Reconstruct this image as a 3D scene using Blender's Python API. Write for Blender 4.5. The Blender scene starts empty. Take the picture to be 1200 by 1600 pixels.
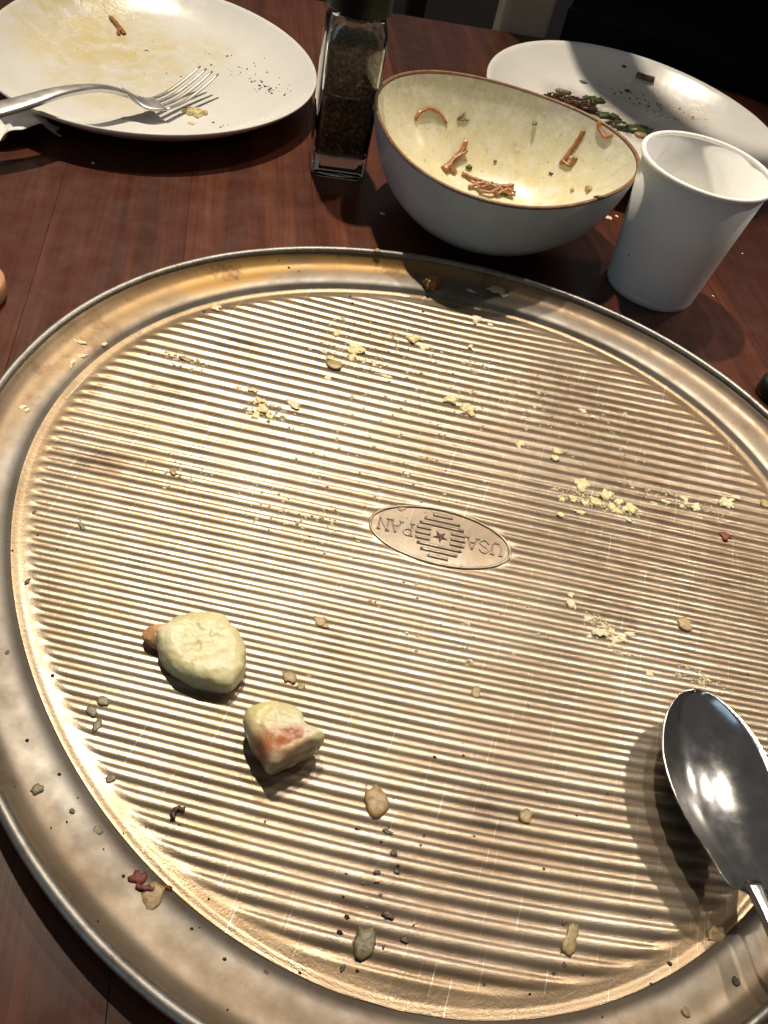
import bpy, bmesh, math, random
from mathutils import Vector, Matrix, noise
random.seed(7)
sc = bpy.context.scene
COL = sc.collection

# ---------------------------------------------------------------- camera
cam = bpy.data.cameras.new('camera'); camo = bpy.data.objects.new('camera', cam); COL.objects.link(camo)
cam.sensor_fit = 'VERTICAL'; cam.sensor_height = 36.0; cam.lens = 29.25
cam.clip_start = .005; cam.clip_end = 50
F_ = Vector((-0.0753551, 0.66768633, -0.74061904))
R_ = Vector((0.86010624, 0.97248997, -0.56101059)) - F_
U_ = Vector((-0.42102059, 1.3469724, -0.09305579)) - F_
M = Matrix((R_.normalized(), U_.normalized(), -F_.normalized())).transposed().to_4x4()
M.translation = Vector((0, -.24188, .26894))
camo.matrix_world = M
sc.camera = camo

# ---------------------------------------------------------------- room light
w = bpy.data.worlds.new('World'); sc.world = w; w.use_nodes = True
w.node_tree.nodes['Background'].inputs['Color'].default_value = (.55, .52, .50, 1)
w.node_tree.nodes['Background'].inputs['Strength'].default_value = .15
def lamp(name, loc, power, color, r=.03, spot=None):
    l = bpy.data.lights.new(name, 'SPOT' if spot else 'POINT'); l.energy = power; l.color = color; l.shadow_soft_size = r
    o = bpy.data.objects.new(name, l); COL.objects.link(o); o.location = loc
    if spot:
        tgt, ang = spot; l.spot_size = math.radians(ang); l.spot_blend = .75
        o.rotation_euler = (Vector(tgt) - Vector(loc)).to_track_quat('-Z', 'Y').to_euler()
    return o
WARM = (1, .87, .68)
lamp('ceiling_lamp', (-1.06, 1.60, 4.0), 780, WARM, .065, ((-.10, .26, 0), 13.5))
lamp('ceiling_lamp', (.02, .95, 1.9), 54, (1, .90, .82), .03, ((-.02, -.05, 0), 24))
lamp('ceiling_lamp', (.68, .99, 1.6), 38, (1, .88, .74), .022, ((.12, -.10, 0), 26))
lamp('ceiling_lamp', (1.85, 1.55, 1.6), 62, (1, .88, .74), .03, ((.12, -.10, 0), 22))
a = bpy.data.lights.new('cool_fill_light', 'AREA'); a.shape = 'RECTANGLE'; a.size = 1.3; a.size_y = .9; a.energy = 3.6; a.color = (.56, .79, 1)  # cool area light added as fill, unseen behind the camera
ao = bpy.data.objects.new('cool_fill_light', a); COL.objects.link(ao); ao.location = (-1.1, -1.9, .75)
ao.rotation_euler = (Vector((0, .15, .05)) - Vector(ao.location)).to_track_quat('-Z', 'Y').to_euler()
sc.view_settings.view_transform = 'Standard'; sc.view_settings.look = 'None'
sc.view_settings.exposure = 0; sc.view_settings.gamma = 1
sc.cycles.max_bounces = 8; sc.cycles.caustics_reflective = False

# heights (metres) of the surfaces things rest on, used to place them
PH_O = (-.0101, -.0035, -.0176, .0216); PH_I = (-.0027, -.0053, -.0236, .0177)
PAN_PROF = [(.8600,.0021),(.8790,.0023),(.8840,.0029),(.8890,.0040),(.8950,.0052),(.9060,.0061),(.9220,.0066),(.9450,.0070),(.9600,.0078),(.9720,.0095),(.9810,.0114),(.9870,.0124)]
PITCH = .00611; RDIR = .1935; AMP = .00026
def interp(pr, r):
    if r <= pr[0][0]: return pr[0][1]
    for (a, za), (b, zb) in zip(pr, pr[1:]):
        if r <= b: return za + (zb - za) * (r - a) / (b - a)
    return pr[-1][1]
def pan_warp(th, r):
    k = min(1, max(0, (r - .88) / .12)); f = min(1, r / .86) ** 2
    a = [i + (o - i) * k for i, o in zip(PH_I, PH_O)]
    return 1 + f * (a[0]*math.cos(2*th) + a[1]*math.sin(2*th) + a[2]*math.cos(3*th) + a[3]*math.sin(3*th))
def pan_z(x, y):
    r = math.hypot(x, y) / .2; th = math.atan2(y, x)
    q = r / pan_warp(th, r)
    return max(interp(PAN_PROF, q), .0027 if q < .872 else .0030 if q < .884 else 0) + .0004
PL_C = (-.3018, .3090); PL_R = .1172; PL_H = (-.0505, -.0345, .0214, .0143)
PL_PROF = [(0,.0055),(.55,.0055),(.68,.0062),(.78,.0085),(.87,.0130),(.94,.0180),(.98,.0212),(1,.0220)]
def plate_l_z(x, y):
    dx, dy = x-PL_C[0], y-PL_C[1]; th = math.atan2(dy, dx)
    f = 1+PL_H[0]*math.cos(2*th)+PL_H[1]*math.sin(2*th)+PL_H[2]*math.cos(3*th)+PL_H[3]*math.sin(3*th)
    return interp(PL_PROF, math.hypot(dx, dy)/PL_R/f)
PR_C = (.0231, .4723); PR_R = .1191; PR_H = (.0042, -.0068, .0164, -.0052)
PR_PROF = [(0,.0060),(.50,.0060),(.62,.0070),(.74,.0105),(.84,.0158),(.92,.0212),(.97,.0248),(1,.0260)]
def plate_r_z(x, y):
    dx, dy = x-PR_C[0], y-PR_C[1]; th = math.atan2(dy, dx)
    f = 1+PR_H[0]*math.cos(2*th)+PR_H[1]*math.sin(2*th)+PR_H[2]*math.cos(3*th)+PR_H[3]*math.sin(3*th)
    return interp(PR_PROF, math.hypot(dx, dy)/PR_R/f)
BW_C = (-.0482, .2669); BW_R = .0823; BW_H = (.0036, -.0034, -.0004, .0602)
BW_IN = [(0,.0060),(.18,.0062),(.36,.0075),(.50,.0110),(.62,.0168),(.73,.0250),(.82,.0340),(.89,.0430),(.94,.0510),(.972,.0580)]
def bowl_f(th): return 1+BW_H[0]*math.cos(2*th)+BW_H[1]*math.sin(2*th)+BW_H[2]*math.cos(3*th)+BW_H[3]*math.sin(3*th)
def bowl_z(x, y):
    dx, dy = x-BW_C[0], y-BW_C[1]; th = math.atan2(dy, dx)
    return interp(BW_IN, math.hypot(dx, dy)/BW_R/bowl_f(th))

# ---------------------------------------------------------------- helpers
def tag(o, label=None, cat=None, group=None, kind=None):
    if label: o['label'] = label
    if cat: o['category'] = cat
    if group: o['group'] = group
    if kind: o['kind'] = kind
    return o
def link(name, me, parent=None, loc=None):
    o = bpy.data.objects.new(name, me); COL.objects.link(o)
    if parent: o.parent = parent
    if loc: o.location = loc
    return o
def mesh(name, vs, fs, mat, parent=None, smooth=True, loc=None):
    me = bpy.data.meshes.new(name); me.from_pydata([tuple(v) for v in vs], [], fs); me.update()
    bm = bmesh.new(); bm.from_mesh(me); bmesh.ops.recalc_face_normals(bm, faces=bm.faces); bm.to_mesh(me); bm.free()
    me.materials.append(mat)
    if smooth: me.polygons.foreach_set('use_smooth', [True]*len(me.polygons))
    return link(name, me, parent, loc)
def empty(name, loc=(0, 0, 0), rz=0):
    o = bpy.data.objects.new(name, None); COL.objects.link(o); o.location = loc; o.rotation_euler.z = rz; o.empty_display_size = .01
    return o
def lathe(prof, n, f=None, closed=False):
    """(r, z) profile swept round z; f(theta, r) scales the radius"""
    vs, fs, rows = [], [], []
    for r, z in prof:
        if r < 1e-7:
            rows.append([len(vs)]); vs.append((0, 0, z)); continue
        row = []
        for i in range(n):
            t = 2*math.pi*i/n; k = r*(f(t, r) if f else 1)
            row.append(len(vs)); vs.append((k*math.cos(t), k*math.sin(t), z))
        rows.append(row)
    pairs = list(zip(rows, rows[1:])) + ([(rows[-1], rows[0])] if closed else [])
    for a, b in pairs:
        for i in range(n):
            j = (i+1) % n
            if len(a) == 1 and len(b) == 1: continue
            if len(a) == 1: fs.append((a[0], b[i], b[j]))
            elif len(b) == 1: fs.append((a[i], b[0], a[j]))
            else: fs.append((a[i], b[i], b[j], a[j]))
    return vs, fs
def smooth_path(pts, n):
    """Catmull-Rom through pts"""
    P = [Vector(q) for q in pts]
    if len(P) == 2: return [P[0].lerp(P[1], i/n) for i in range(n+1)]
    P = [P[0]*2-P[1]] + P + [P[-1]*2-P[-2]]
    out = []; m = len(P)-3
    for i in range(n+1):
        s = i/n*m; k = min(int(s), m-1); t = s-k
        a, b, c, d = P[k:k+4]
        out.append(.5*((2*b) + (c-a)*t + (2*a-5*b+4*c-d)*t*t + (3*b-a-3*c+d)*t**3))
    return out
def strip(pts, w, th, n=18, seg=8, up=(0, 0, 1), wf=None, jitter=0, hf=None):
    """band of elliptical section along a path"""
    Q = smooth_path(pts, n); vs, fs = [], []
    for i, q in enumerate(Q):
        t = (Q[min(i+1, n)]-Q[max(i-1, 0)]).normalized()
        s = t.cross(Vector(up)).normalized(); u = s.cross(t)
        k = wf(i/n) if wf else 1; kh = hf(i/n) if hf else k
        for j in range(seg):
            a = 2*math.pi*(j+.5)/seg
            ca, sa = math.cos(a), math.sin(a)
            ca = math.copysign(abs(ca)**.7, ca); sa = math.copysign(abs(sa)**.7, sa)
            v = q + s*ca*w*k + u*sa*th*kh
            if jitter: v += noise.noise_vector(v*900)*jitter
            vs.append(v)
    for i in range(n):
        for j in range(seg):
            k = (j+1) % seg
            fs.append((i*seg+j, i*seg+k, (i+1)*seg+k, (i+1)*seg+j))
    fs.append(tuple(range(seg))); fs.append(tuple(n*seg+j for j in range(seg)))
    return vs, fs
def box(x0, x1, y0, y1, z0, z1, M4=None):
    vs = [Vector((x, y, z)) for x in (x0, x1) for y in (y0, y1) for z in (z0, z1)]
    if M4: vs = [M4 @ v for v in vs]
    return vs, [(0, 1, 3, 2), (4, 6, 7, 5), (0, 4, 5, 1), (2, 3, 7, 6), (0, 2, 6, 4), (1, 5, 7, 3)]
def bevel(o, width, seg=2):
    bm = bmesh.new(); bm.from_mesh(o.data)
    bmesh.ops.bevel(bm, geom=bm.edges[:], offset=width, segments=seg, affect='EDGES', profile=.5)
    bm.to_mesh(o.data); bm.free(); return o
def join(parts):
    V, Fc = [], []
    for vs, fs in parts:
        b = len(V); V += list(vs); Fc += [tuple(i+b for i in f) for f in fs]
    return V, Fc
def lump(outline, zb, h, n=26, rings=((.86, 0), (1, .22), (1.0, .5), (.92, .8), (.72, .97), (.4, 1.03)), rough=.06, seed=0, scale=220, tilt=(0, 0)):
    """a solid lump on an irregular outline (xy points), base at zb"""
    if n > 40:                      # even out the ring spacing so fine relief is sampled alike in both directions
        P3 = smooth_path([(a, b, 0) for a, b in rings], 44); rings = [(max(.02, q.x), min(q.y, 1.05)) for q in P3]
    c = sum((Vector(p[:2]) for p in outline), Vector((0, 0)))/len(outline)
    m = len(outline); vs, fs = [], []
    size = sum((Vector(p[:2])-c).length for p in outline)/m
    pts = []
    for i in range(n):
        s = i/n*m; k = int(s); t = s-k
        a_, b_, c_, d_ = (Vector(outline[(k+e) % m][:2]) for e in (-1, 0, 1, 2))
        pts.append((.5*((2*b_)+(c_-a_)*t+(2*a_-5*b_+4*c_-d_)*t*t+(3*b_-a_-3*c_+d_)*t**3) if n > 40 else b_.lerp(c_, t)) - c)
    off = Vector((seed*3.1, seed*1.7, 0))
    for kr, kz in rings:
        ks = max(0, .96-kr)*(3.5 if n > 40 else 1.6)
        for i_, p in enumerate(pts):
            if ks > 0:
                wn = int(n*.16); av = sum((pts[(i_+d_) % n] for d_ in range(-wn, wn+1)), Vector((0, 0)))/(2*wn+1)
                p = p.lerp(av, min(1, ks))
            q = p*kr; v = Vector((c.x+q.x, c.y+q.y, zb + h*kz + (q.x*tilt[0]+q.y*tilt[1])*min(1, kz*1.5)))
            d = noise.noise_vector(v*scale+off)*size*rough + noise.noise_vector(v*scale*2.7+off)*size*rough*.5 + (noise.noise_vector(v*scale*7+off)*size*rough*.25 if n > 40 else Vector((0, 0, 0)))
            d.x *= min(1, kr+.1); d.y *= min(1, kr+.1)
            if kz == 0: d.z = 0
            vs.append(v + d)
    for r in range(len(rings)-1):
        for i in range(n):
            j = (i+1) % n
            fs.append((r*n+i, r*n+j, (r+1)*n+j, (r+1)*n+i))
    vs.append(Vector((c.x, c.y, zb+h*1.0))); e = len(vs)-1; b = (len(rings)-1)*n
    for i in range(n): fs.append((b+i, b+(i+1) % n, e))
    fs.append(tuple(range(n-1, -1, -1)))
    return vs, fs

# ---------------------------------------------------------------- materials
class NT:
    def __init__(self, name):
        self.m = bpy.data.materials.new(name); self.m.use_nodes = True
        self.t = self.m.node_tree; self.b = self.t.nodes['Principled BSDF']; self.tc = None
    def n(self, kind, **kw):
        x = self.t.nodes.new(kind)
        for k, v in kw.items():
            if k in x.inputs: x.inputs[k].default_value = v
            else: setattr(x, k, v)
        return x
    def l(self, a, b): self.t.links.new(a, b)
    def co(self):
        if not self.tc: self.tc = self.n('ShaderNodeTexCoord')
        return self.tc.outputs['Object']
    def noise(self, scale, detail=4, rough=.6, vec=None, dist=0):
        x = self.n('ShaderNodeTexNoise'); x.inputs['Scale'].default_value = scale; x.inputs['Detail'].default_value = detail
        x.inputs['Roughness'].default_value = rough; x.inputs['Distortion'].default_value = dist
        self.l(vec or self.co(), x.inputs['Vector']); return x.outputs['Fac']
    def mapping(self, scale=(1, 1, 1), rot=(0, 0, 0), loc=(0, 0, 0), vec=None):
        x = self.n('ShaderNodeMapping'); x.inputs['Scale'].default_value = scale; x.inputs['Rotation'].default_value = rot; x.inputs['Location'].default_value = loc
        self.l(vec or self.co(), x.inputs['Vector']); return x.outputs['Vector']
    def ramp(self, fac, stops, interp='LINEAR'):
        x = self.n('ShaderNodeValToRGB'); x.color_ramp.interpolation = interp; e = x.color_ramp.elements
        while len(e) < len(stops): e.new(.5)
        for q, (p, c) in zip(e, stops):
            q.position = p; q.color = (c, c, c, 1) if isinstance(c, (int, float)) else (*c, 1)
        self.l(fac, x.inputs['Fac']); return x.outputs['Color']
    def mix(self, fac, a, b, blend='MIX'):
        x = self.n('ShaderNodeMix', data_type='RGBA', blend_type=blend)
        for s, v in ((0, fac), (6, a), (7, b)):
            if isinstance(v, tuple): x.inputs[s].default_value = (*v, 1)
            elif isinstance(v, (int, float)): x.inputs[s].default_value = v
            else: self.l(v, x.inputs[s])
        return x.outputs[2]
    def math(self, op, a, b=None):
        x = self.n('ShaderNodeMath', operation=op)
        for s, v in ((0, a), (1, b)):
            if v is None: continue
            if isinstance(v, (int, float)): x.inputs[s].default_value = v
            else: self.l(v, x.inputs[s])
        return x.outputs[0]
    def spot(self, c, r, soft=1.0, vec=None, stretch=(1, 1, 1), rot=0):
        """1 near point c, 0 beyond r"""
        v = self.n('ShaderNodeVectorMath', operation='SUBTRACT'); self.l(vec or self.co(), v.inputs[0]); v.inputs[1].default_value = c
        mp = self.mapping(scale=stretch, rot=(0, 0, 0), vec=self.mapping(rot=(0, 0, rot), vec=v.outputs[0]))
        d = self.n('ShaderNodeVectorMath', operation='LENGTH'); self.l(mp, d.inputs[0])
        x = self.n('ShaderNodeMapRange', interpolation_type='SMOOTHSTEP'); self.l(d.outputs['Value'], x.inputs['Value'])
        x.inputs['From Min'].default_value = r*(1-soft); x.inputs['From Max'].default_value = r; x.inputs['To Min'].default_value = 1; x.inputs['To Max'].default_value = 0
        return x.outputs['Result']
    def bump(self, h, strength, dist=.001):
        x = self.n('ShaderNodeBump'); x.inputs['Strength'].default_value = strength; x.inputs['Distance'].default_value = dist
        self.l(h, x.inputs['Height']); self.l(x.outputs['Normal'], self.b.inputs['Normal'])
    def set(self, **kw):
        for k, v in kw.items():
            s = self.b.inputs[k.replace('_', ' ')]
            if isinstance(v, tuple): s.default_value = (*v, 1) if len(v) == 3 and s.type == 'RGBA' else v
            elif isinstance(v, (int, float)): s.default_value = v
            else: self.l(v, s)
        return self.m
def simple(name, col, rough=.5, var=.25, scale=300, bump=.3, bd=.0004, sss=0, **kw):
    m = NT(name); n1 = m.noise(scale, 5)
    lo = tuple(c*(1-var) for c in col); hi = tuple(min(1, c*(1+var)) for c in col)
    m.set(Base_Color=m.ramp(n1, [(.3, lo), (.7, hi)]), Roughness=rough, **kw)
    if bump: m.bump(m.noise(scale*2.2, 4), bump, bd)
    if sss: m.set(Subsurface_Weight=sss, Subsurface_Radius=(.004, .0025, .001), Subsurface_Scale=1.0)
    return m.m

# wood
def wood():
    m = NT('dark_red_wood')
    oi = m.n('ShaderNodeObjectInfo')
    v = m.n('ShaderNodeVectorMath', operation='ADD'); m.l(m.co(), v.inputs[0])
    sc_ = m.n('ShaderNodeVectorMath', operation='SCALE'); sc_.inputs[0].default_value = (7.3, 3.1, 5.7); m.l(oi.outputs['Random'], sc_.inputs['Scale'])
    m.l(sc_.outputs[0], v.inputs[1]); vec = v.outputs[0]
    g1 = m.noise(1, 5, .6, m.mapping((48, 3.0, 20), vec=vec), 1.2)
    g2 = m.noise(1, 3, .6, m.mapping((520, 11, 60), vec=vec))
    g3 = m.noise(1, 2, .5, m.mapping((9, 1.2, 9), vec=vec))
    c = m.ramp(g1, [(.28, (.048, .0120, .0056)), (.50, (.092, .0240, .0100)), (.70, (.145, .0430, .0170))])
    c = m.mix(m.ramp(g2, [(.44, 0.), (.72, .55)]), c, (.034, .009, .0045))
    tone = m.ramp(oi.outputs['Random'], [(0, (.58, .52, .50)), (.5, (1, .95, .9)), (1, (1.15, 1.1, 1.0))])
    c = m.mix(1, c, tone, 'MULTIPLY')
    c = m.mix(m.ramp(g3, [(.45, 0.), (.75, .3)]), c, (.066, .018, .009))
    m.set(Base_Color=c, Roughness=m.ramp(m.noise(60, 4), [(.3, .27), (.7, .42)]), Specular_IOR_Level=.4, Coat_Weight=.22, Coat_Roughness=.16)
    m.bump(g2, .12, .0003); return m.m
WOOD = wood()
# pan metal
STAINS = []
def pan_metal(name, floor):
    m = NT(name)
    n1 = m.noise(14, 6, .65); n2 = m.noise(70, 5, .6); n3 = m.noise(520, 3, .6)
    c = m.ramp(n1, [(.33, (.25, .195, .132)), (.5, (.355, .293, .218)), (.68, (.47, .41, .33))] if floor else [(.30, (.11, .09, .066)), (.48, (.20, .182, .155)), (.70, (.29, .275, .25))])
    c = m.mix(m.ramp(n2, [(.45, 0.), (.75, .55)]), c, (.25, .165, .09) if floor else (.15, .105, .065))
    c = m.mix(m.ramp(n3, [(.62, 0.), (.78, .45)]), c, (.16, .10, .055))
    if floor:
        for q, r, st, rot, colr, amt in STAINS:
            k = m.math('MULTIPLY', m.spot(q, r, 1., stretch=(1, st, 0), rot=-rot), m.ramp(m.noise(160, 5), [(.36, .15), (.6, 1.)]))
            c = m.mix(m.math('MULTIPLY', k, amt), c, colr)
        # golden oil film round the edge of the floor
        d = m.n('ShaderNodeVectorMath', operation='LENGTH'); m.l(m.mapping((1, 1, 0)), d.inputs[0])
        ring = m.ramp(m.math('MULTIPLY', m.math('ADD', d.outputs['Value'], m.math('MULTIPLY', m.math('SUBTRACT', n1, .5), .012)), 5.), [(.835, 0.), (.862, .85)])
        c = m.mix(ring, c, (.26, .185, .105))
        # brown film baked into the grooves, plus dark reflections painted in at far left
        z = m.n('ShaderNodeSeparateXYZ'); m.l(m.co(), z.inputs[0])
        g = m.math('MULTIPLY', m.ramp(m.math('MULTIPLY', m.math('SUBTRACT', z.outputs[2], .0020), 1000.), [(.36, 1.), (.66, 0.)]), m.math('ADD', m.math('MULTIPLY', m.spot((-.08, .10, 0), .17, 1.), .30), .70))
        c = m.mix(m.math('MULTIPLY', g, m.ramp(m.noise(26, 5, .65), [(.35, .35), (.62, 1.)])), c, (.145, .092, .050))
        # fine straight scratches
        sx = m.noise(1, 2, .5, m.mapping((1500, 26, 0), rot=(0, 0, .32)))
        c = m.mix(m.ramp(sx, [(.665, 0.), (.72, .4)]), c, (.86, .80, .66))
        rgh = m.ramp(n2, [(.3, .27), (.7, .385)])
    else:
        # baked-on oil film on the wall, by radius
        d = m.n('ShaderNodeVectorMath', operation='LENGTH'); m.l(m.mapping((1, 1, 0)), d.inputs[0])
        rr = m.math('ADD', d.outputs['Value'], m.math('MULTIPLY', m.math('SUBTRACT', n1, .5), .018))
        band = m.ramp(m.math('MULTIPLY', rr, 4.), [(.725, 0.), (.757, .9), (.79, .95), (.815, .6)])
        far = m.math('ADD', m.math('MULTIPLY', m.spot((-.125, .135, 0), .23, 1.), .95), .36)   # the oil film is thickest round the far left of the wall
        band = m.math('MULTIPLY', band, far)
        c = m.mix(m.math('MULTIPLY', band, m.ramp(n1, [(.3, .55), (.6, 1.)])), c, (.30, .175, .055))
        c = m.mix(m.math('MULTIPLY', m.ramp(m.noise(38, 7, .75), [(.54, 0.), (.66, .8)]), m.math('ADD', band, .30)), c, (.12, .06, .025))
        rgh = m.ramp(n2, [(.3, .40), (.7, .54)])
    m.set(Base_Color=c, Metallic=.68 if floor else .60, Roughness=rgh)
    m.bump(m.noise(1300, 2), .20 if floor else .10, .00025); return m.m
DK = (.045, .030, .024)
for q, r, st, rot, amt in (((-0.1281,0.0694,0.0031), .024, 2.2, .2, 1.), ((-0.1425,0.0237,0.0030), .030, 2.2, .2, .70), ((-0.1467,-0.0311,0.0027), .040, 2.4, .2, .75), ((-0.1147,-0.0468,0.0031), .05, 2, .2, .3), ((0.0000,-0.0044,0.0029), .034, 1.9, .175, .45), ((0.0301,-0.1519,0.0029), .05, 1.2, .2, .35),
        ((0.0331,0.1226,0.0031), .050, 1.6, .2, .40), ((0.0785,-0.0136,0.0028), .026, 3, .15, .6), ((0.0811,0.1007,0.0027), .150, 1.0, .2, .60), ((0.1091,0.0257,0.0028), .095, 1.2, .2, .50), ((-0.1165,0.0218,0.0027), .07, 1.6, .2, .32), ((-0.0160,-0.0675,0.0027), .05, 1.5, .2, .22),
        ((0.0456,-0.1117,0.0027), .016, 3, .2, .6), ((0.0490,-0.1165,0.0029), .014, 4, .2, .6), ((0.0207,-0.1486,0.0029), .026, .5, .2, .5), ((-0.1169,-0.0320,0.0028), .06, 2, .2, .22)):
    STAINS.append((q, r, st, rot, DK if r < .045 and amt > .5 else (.15, .10, .062), amt))
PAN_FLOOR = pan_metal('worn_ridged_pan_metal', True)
PAN_WALL = pan_metal('oil_stained_pan_metal', False)
def rim_metal():
    m = NT('dull_rim_metal'); n1 = m.noise(120, 5, .7)
    c = m.mix(m.ramp(n1, [(.5, 0.), (.72, .7)]), (.27, .255, .23), (.10, .07, .045))
    m.set(Base_Color=c, Metallic=.85, Roughness=.46); m.bump(m.noise(700, 3), .2, .0003); return m.m
RIM = rim_metal()
def ceramic(name, col, spots=(), flat=None, rough=.16, extra=None):
    m = NT(name); n1 = m.noise(30, 5)
    c = m.ramp(n1, [(.3, tuple(x*.94 for x in col)), (.7, col)]); acc = None
    for q, r, st, rot, colr, amt in spots:
        k = m.math('MULTIPLY', m.spot(q, r, .8, stretch=(1, st, 0), rot=-rot), m.ramp(m.noise(55, 7, .7, dist=.6), [(.34, .0), (.62, 1.)]))
        c = m.mix(m.math('MULTIPLY', k, amt), c, colr); acc = m.math('ADD', acc, k) if acc else k
    m.set(Base_Color=c, Roughness=rough if not spots else m.ramp(m.noise(70, 4), [(.3, rough), (.7, rough+.14)]), Specular_IOR_Level=.5)
    m.bump(m.math('MULTIPLY', acc, m.noise(120, 6, .7)) if acc else m.noise(180, 3), .5 if acc else .05, .0012 if acc else .0004); return m.m
STEEL = NT('polished_steel'); STEEL.set(Base_Color=STEEL.ramp(STEEL.noise(90, 4), [(.3, (.50, .50, .50)), (.7, (.62, .61, .59))]), Metallic=1, Roughness=STEEL.ramp(STEEL.noise(140, 5, .7), [(.3, .13), (.7, .24)])); STEEL = STEEL.m
PAPER = simple('white_paper', (.87, .865, .825), .62, .03, 400, .12, .0003)
CREAM = simple('cream_crumb', (.78, .69, .46), .75, .22, 500, .6, .0006)
YELLOW = simple('yellow_crumb', (.78, .65, .36), .7, .25, 500, .6, .0006)
TAN = simple('tan_flake', (.52, .36, .17), .35, .3, 400, .5, .0005, sss=.4, Transmission_Weight=.25)
OLIVE = simple('grey_olive_flake', (.28, .24, .14), .35, .3, 400, .5, .0005, Transmission_Weight=.3)
BROWN = simple('dark_brown_fleck', (.055, .028, .014), .4, .4, 400, .4, .0004)
RED = simple('red_brown_flake', (.15, .026, .012), .55, .35, 400, .4, .0004)
ORANGE = simple('orange_brown_strip', (.36, .155, .055), .28, .45, 260, .5, .0005, sss=.15)
GREEN = simple('dark_green_leaf', (.06, .075, .02), .35, .4, 200, .4, .0005)
PALEGREEN = simple('pale_green_cream', (.46, .45, .27), .5, .2, 300, .5, .0005)
BLACK = simple('black_plastic', (.003, .003, .003), .45, .2, 200, .05, Specular_IOR_Level=.12)
CLOTH = simple('dark_navy_cloth', (.0016, .0019, .003), 1., .4, 120, .6, .001, Specular_IOR_Level=.05)
FLOORM = simple('dark_floor', (.030, .018, .012), .5, .4, 3, .1)
BEIGE = simple('matte_beige', (.54, .455, .32), .65, .06, 40, .1)

FORKM = NT('satin_steel'); FORKM.set(Base_Color=(.66, .64, .61), Metallic=.9, Roughness=FORKM.ramp(FORKM.noise(120, 4), [(.3, .30), (.7, .42)])); FORKM = FORKM.m
# ---------------------------------------------------------------- room floor and table
vs, fs = box(-3, 3, -2, 4, -.78, -.75)
tag(mesh('floor', vs, fs, FLOORM, smooth=False), 'dark brown floor below the table edge', 'floor', kind='structure')
TA = math.radians(23.7)
table = empty('table', (0, 0, 0), TA)
tag(table, 'dark red-brown wooden table made of long glued planks', 'table')
seams = [-.62, -.545, -.47, -.405, -.335, -.266, -.193, -.120, -.045, .030, .098, .160, .2235, .290, .36, .43, .5, .57]
for k, (a0, b0) in enumerate(zip(seams, seams[1:])):
    dz = random.uniform(-.00012, .00008)
    vs, fs = box(a0+.00003, b0-.00003, -.62, .6205, -.035, dz)
    o = mesh('plank', vs, fs, WOOD, table, smooth=False); bevel(o, .00016, 1)
vs, fs = box(-.615, .565, -.58, .59, -.10, -.0354)
mesh('apron', vs, fs, WOOD, table, smooth=False)
for sx in (-.58, .53):
    for sy in (-.55, .56):
        vs, fs = box(sx-.03, sx+.03, sy-.03, sy+.03, -.75, -.1004)
        mesh('leg', vs, fs, WOOD, table, smooth=False)

# ---------------------------------------------------------------- the pizza pan
pan = empty('pizza_pan')
tag(pan, 'large round stained pizza pan with ridged floor and rolled rim', 'pizza pan')
S = .2
def smoothstep(a, b, x):
    t = min(1, max(0, (x-a)/(b-a))); return t*t*(3-2*t)
EMC = Vector((-.0006, -.0040)); EMA = math.radians(10.0); EA, EB = .0308, .0152
def emblem_uv(x, y):
    dx, dy = x-EMC.x, y-EMC.y; c, s = math.cos(EMA), math.sin(EMA)
    return (c*dx+s*dy), (-s*dx+c*dy)
ZF = .0026
cR, sR = math.cos(RDIR), math.sin(RDIR)
def floor_z(u, v, x, y, r):
    ph = v/PITCH*2*math.pi
    wob = .25*noise.noise(Vector((u*9, v*9, 1.3)))
    s = math.sin(ph + wob*.35)
    prof = math.tanh(1.7*s)/math.tanh(1.7)
    a = AMP*(1-smoothstep(.836, .858, r))
    eu, ev = emblem_uv(x, y); e = math.hypot(eu/(EA+.0012), ev/(EB+.0012))
    k = smoothstep(.96, 1.05, e)
    z = ZF + a*prof*k + (1-k)*.00008
    z += .00055*smoothstep(.868, .8835, r)
    return z + .00014*noise.noise(Vector((x*30, y*30, 4.1))) + .00003*noise.noise(Vector((x*900, y*900, 2)))
vs, fs = [], []
RF = .8835*S; NV = 640; NU = 190; rows = []
for i in range(NV+1):
    v = -RF + 2*RF*i/NV; v = max(-RF*.99999, min(RF*.99999, v))
    hw = math.sqrt(RF*RF-v*v); row = []
    for j in range(NU+1):
        u = -hw*math.cos(math.pi*j/NU)*.35 + (2*j/NU-1)*hw*.65
        x0, y0 = cR*u - sR*v, sR*u + cR*v
        r = math.hypot(x0, y0)/S; k = pan_warp(math.atan2(y0, x0), r)
        row.append(len(vs)); vs.append((x0*k, y0*k, floor_z(u, v, x0, y0, r)))
    rows.append(row)
for a0, b0 in zip(rows, rows[1:]):
    for j in range(NU): fs.append((a0[j], a0[j+1], b0[j+1], b0[j]))
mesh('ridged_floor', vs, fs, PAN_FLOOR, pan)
def prof_smooth(pr, n):
    P = [Vector((r, z, 0)) for r, z in pr]; return [(q.x, q.y) for q in smooth_path(P, n)]
wall = [(r*S, z) for r, z in prof_smooth(PAN_PROF, 54)]
wall[0] = (wall[0][0], wall[0][1]-.0004)
under = [(r, z-.0011) for r, z in reversed(wall)]
prof = wall + [(.9905*S, .0128)] + [(.989*S, .0112)] + under + [(.80*S, .0006), (0, .0006)]
vs, fs = lathe(prof, 260, lambda t, r: pan_warp(t, r/S)*(1+.0012*noise.noise(Vector((math.cos(t)*3, math.sin(t)*3, r*20)))))
mesh('rim_wall', vs, fs, PAN_WALL, pan)
tor = [(.9925*S + .0019*math.cos(a), .0127 + .0019*math.sin(a)) for a in [2*math.pi*i/14 for i in range(14)]]
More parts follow.
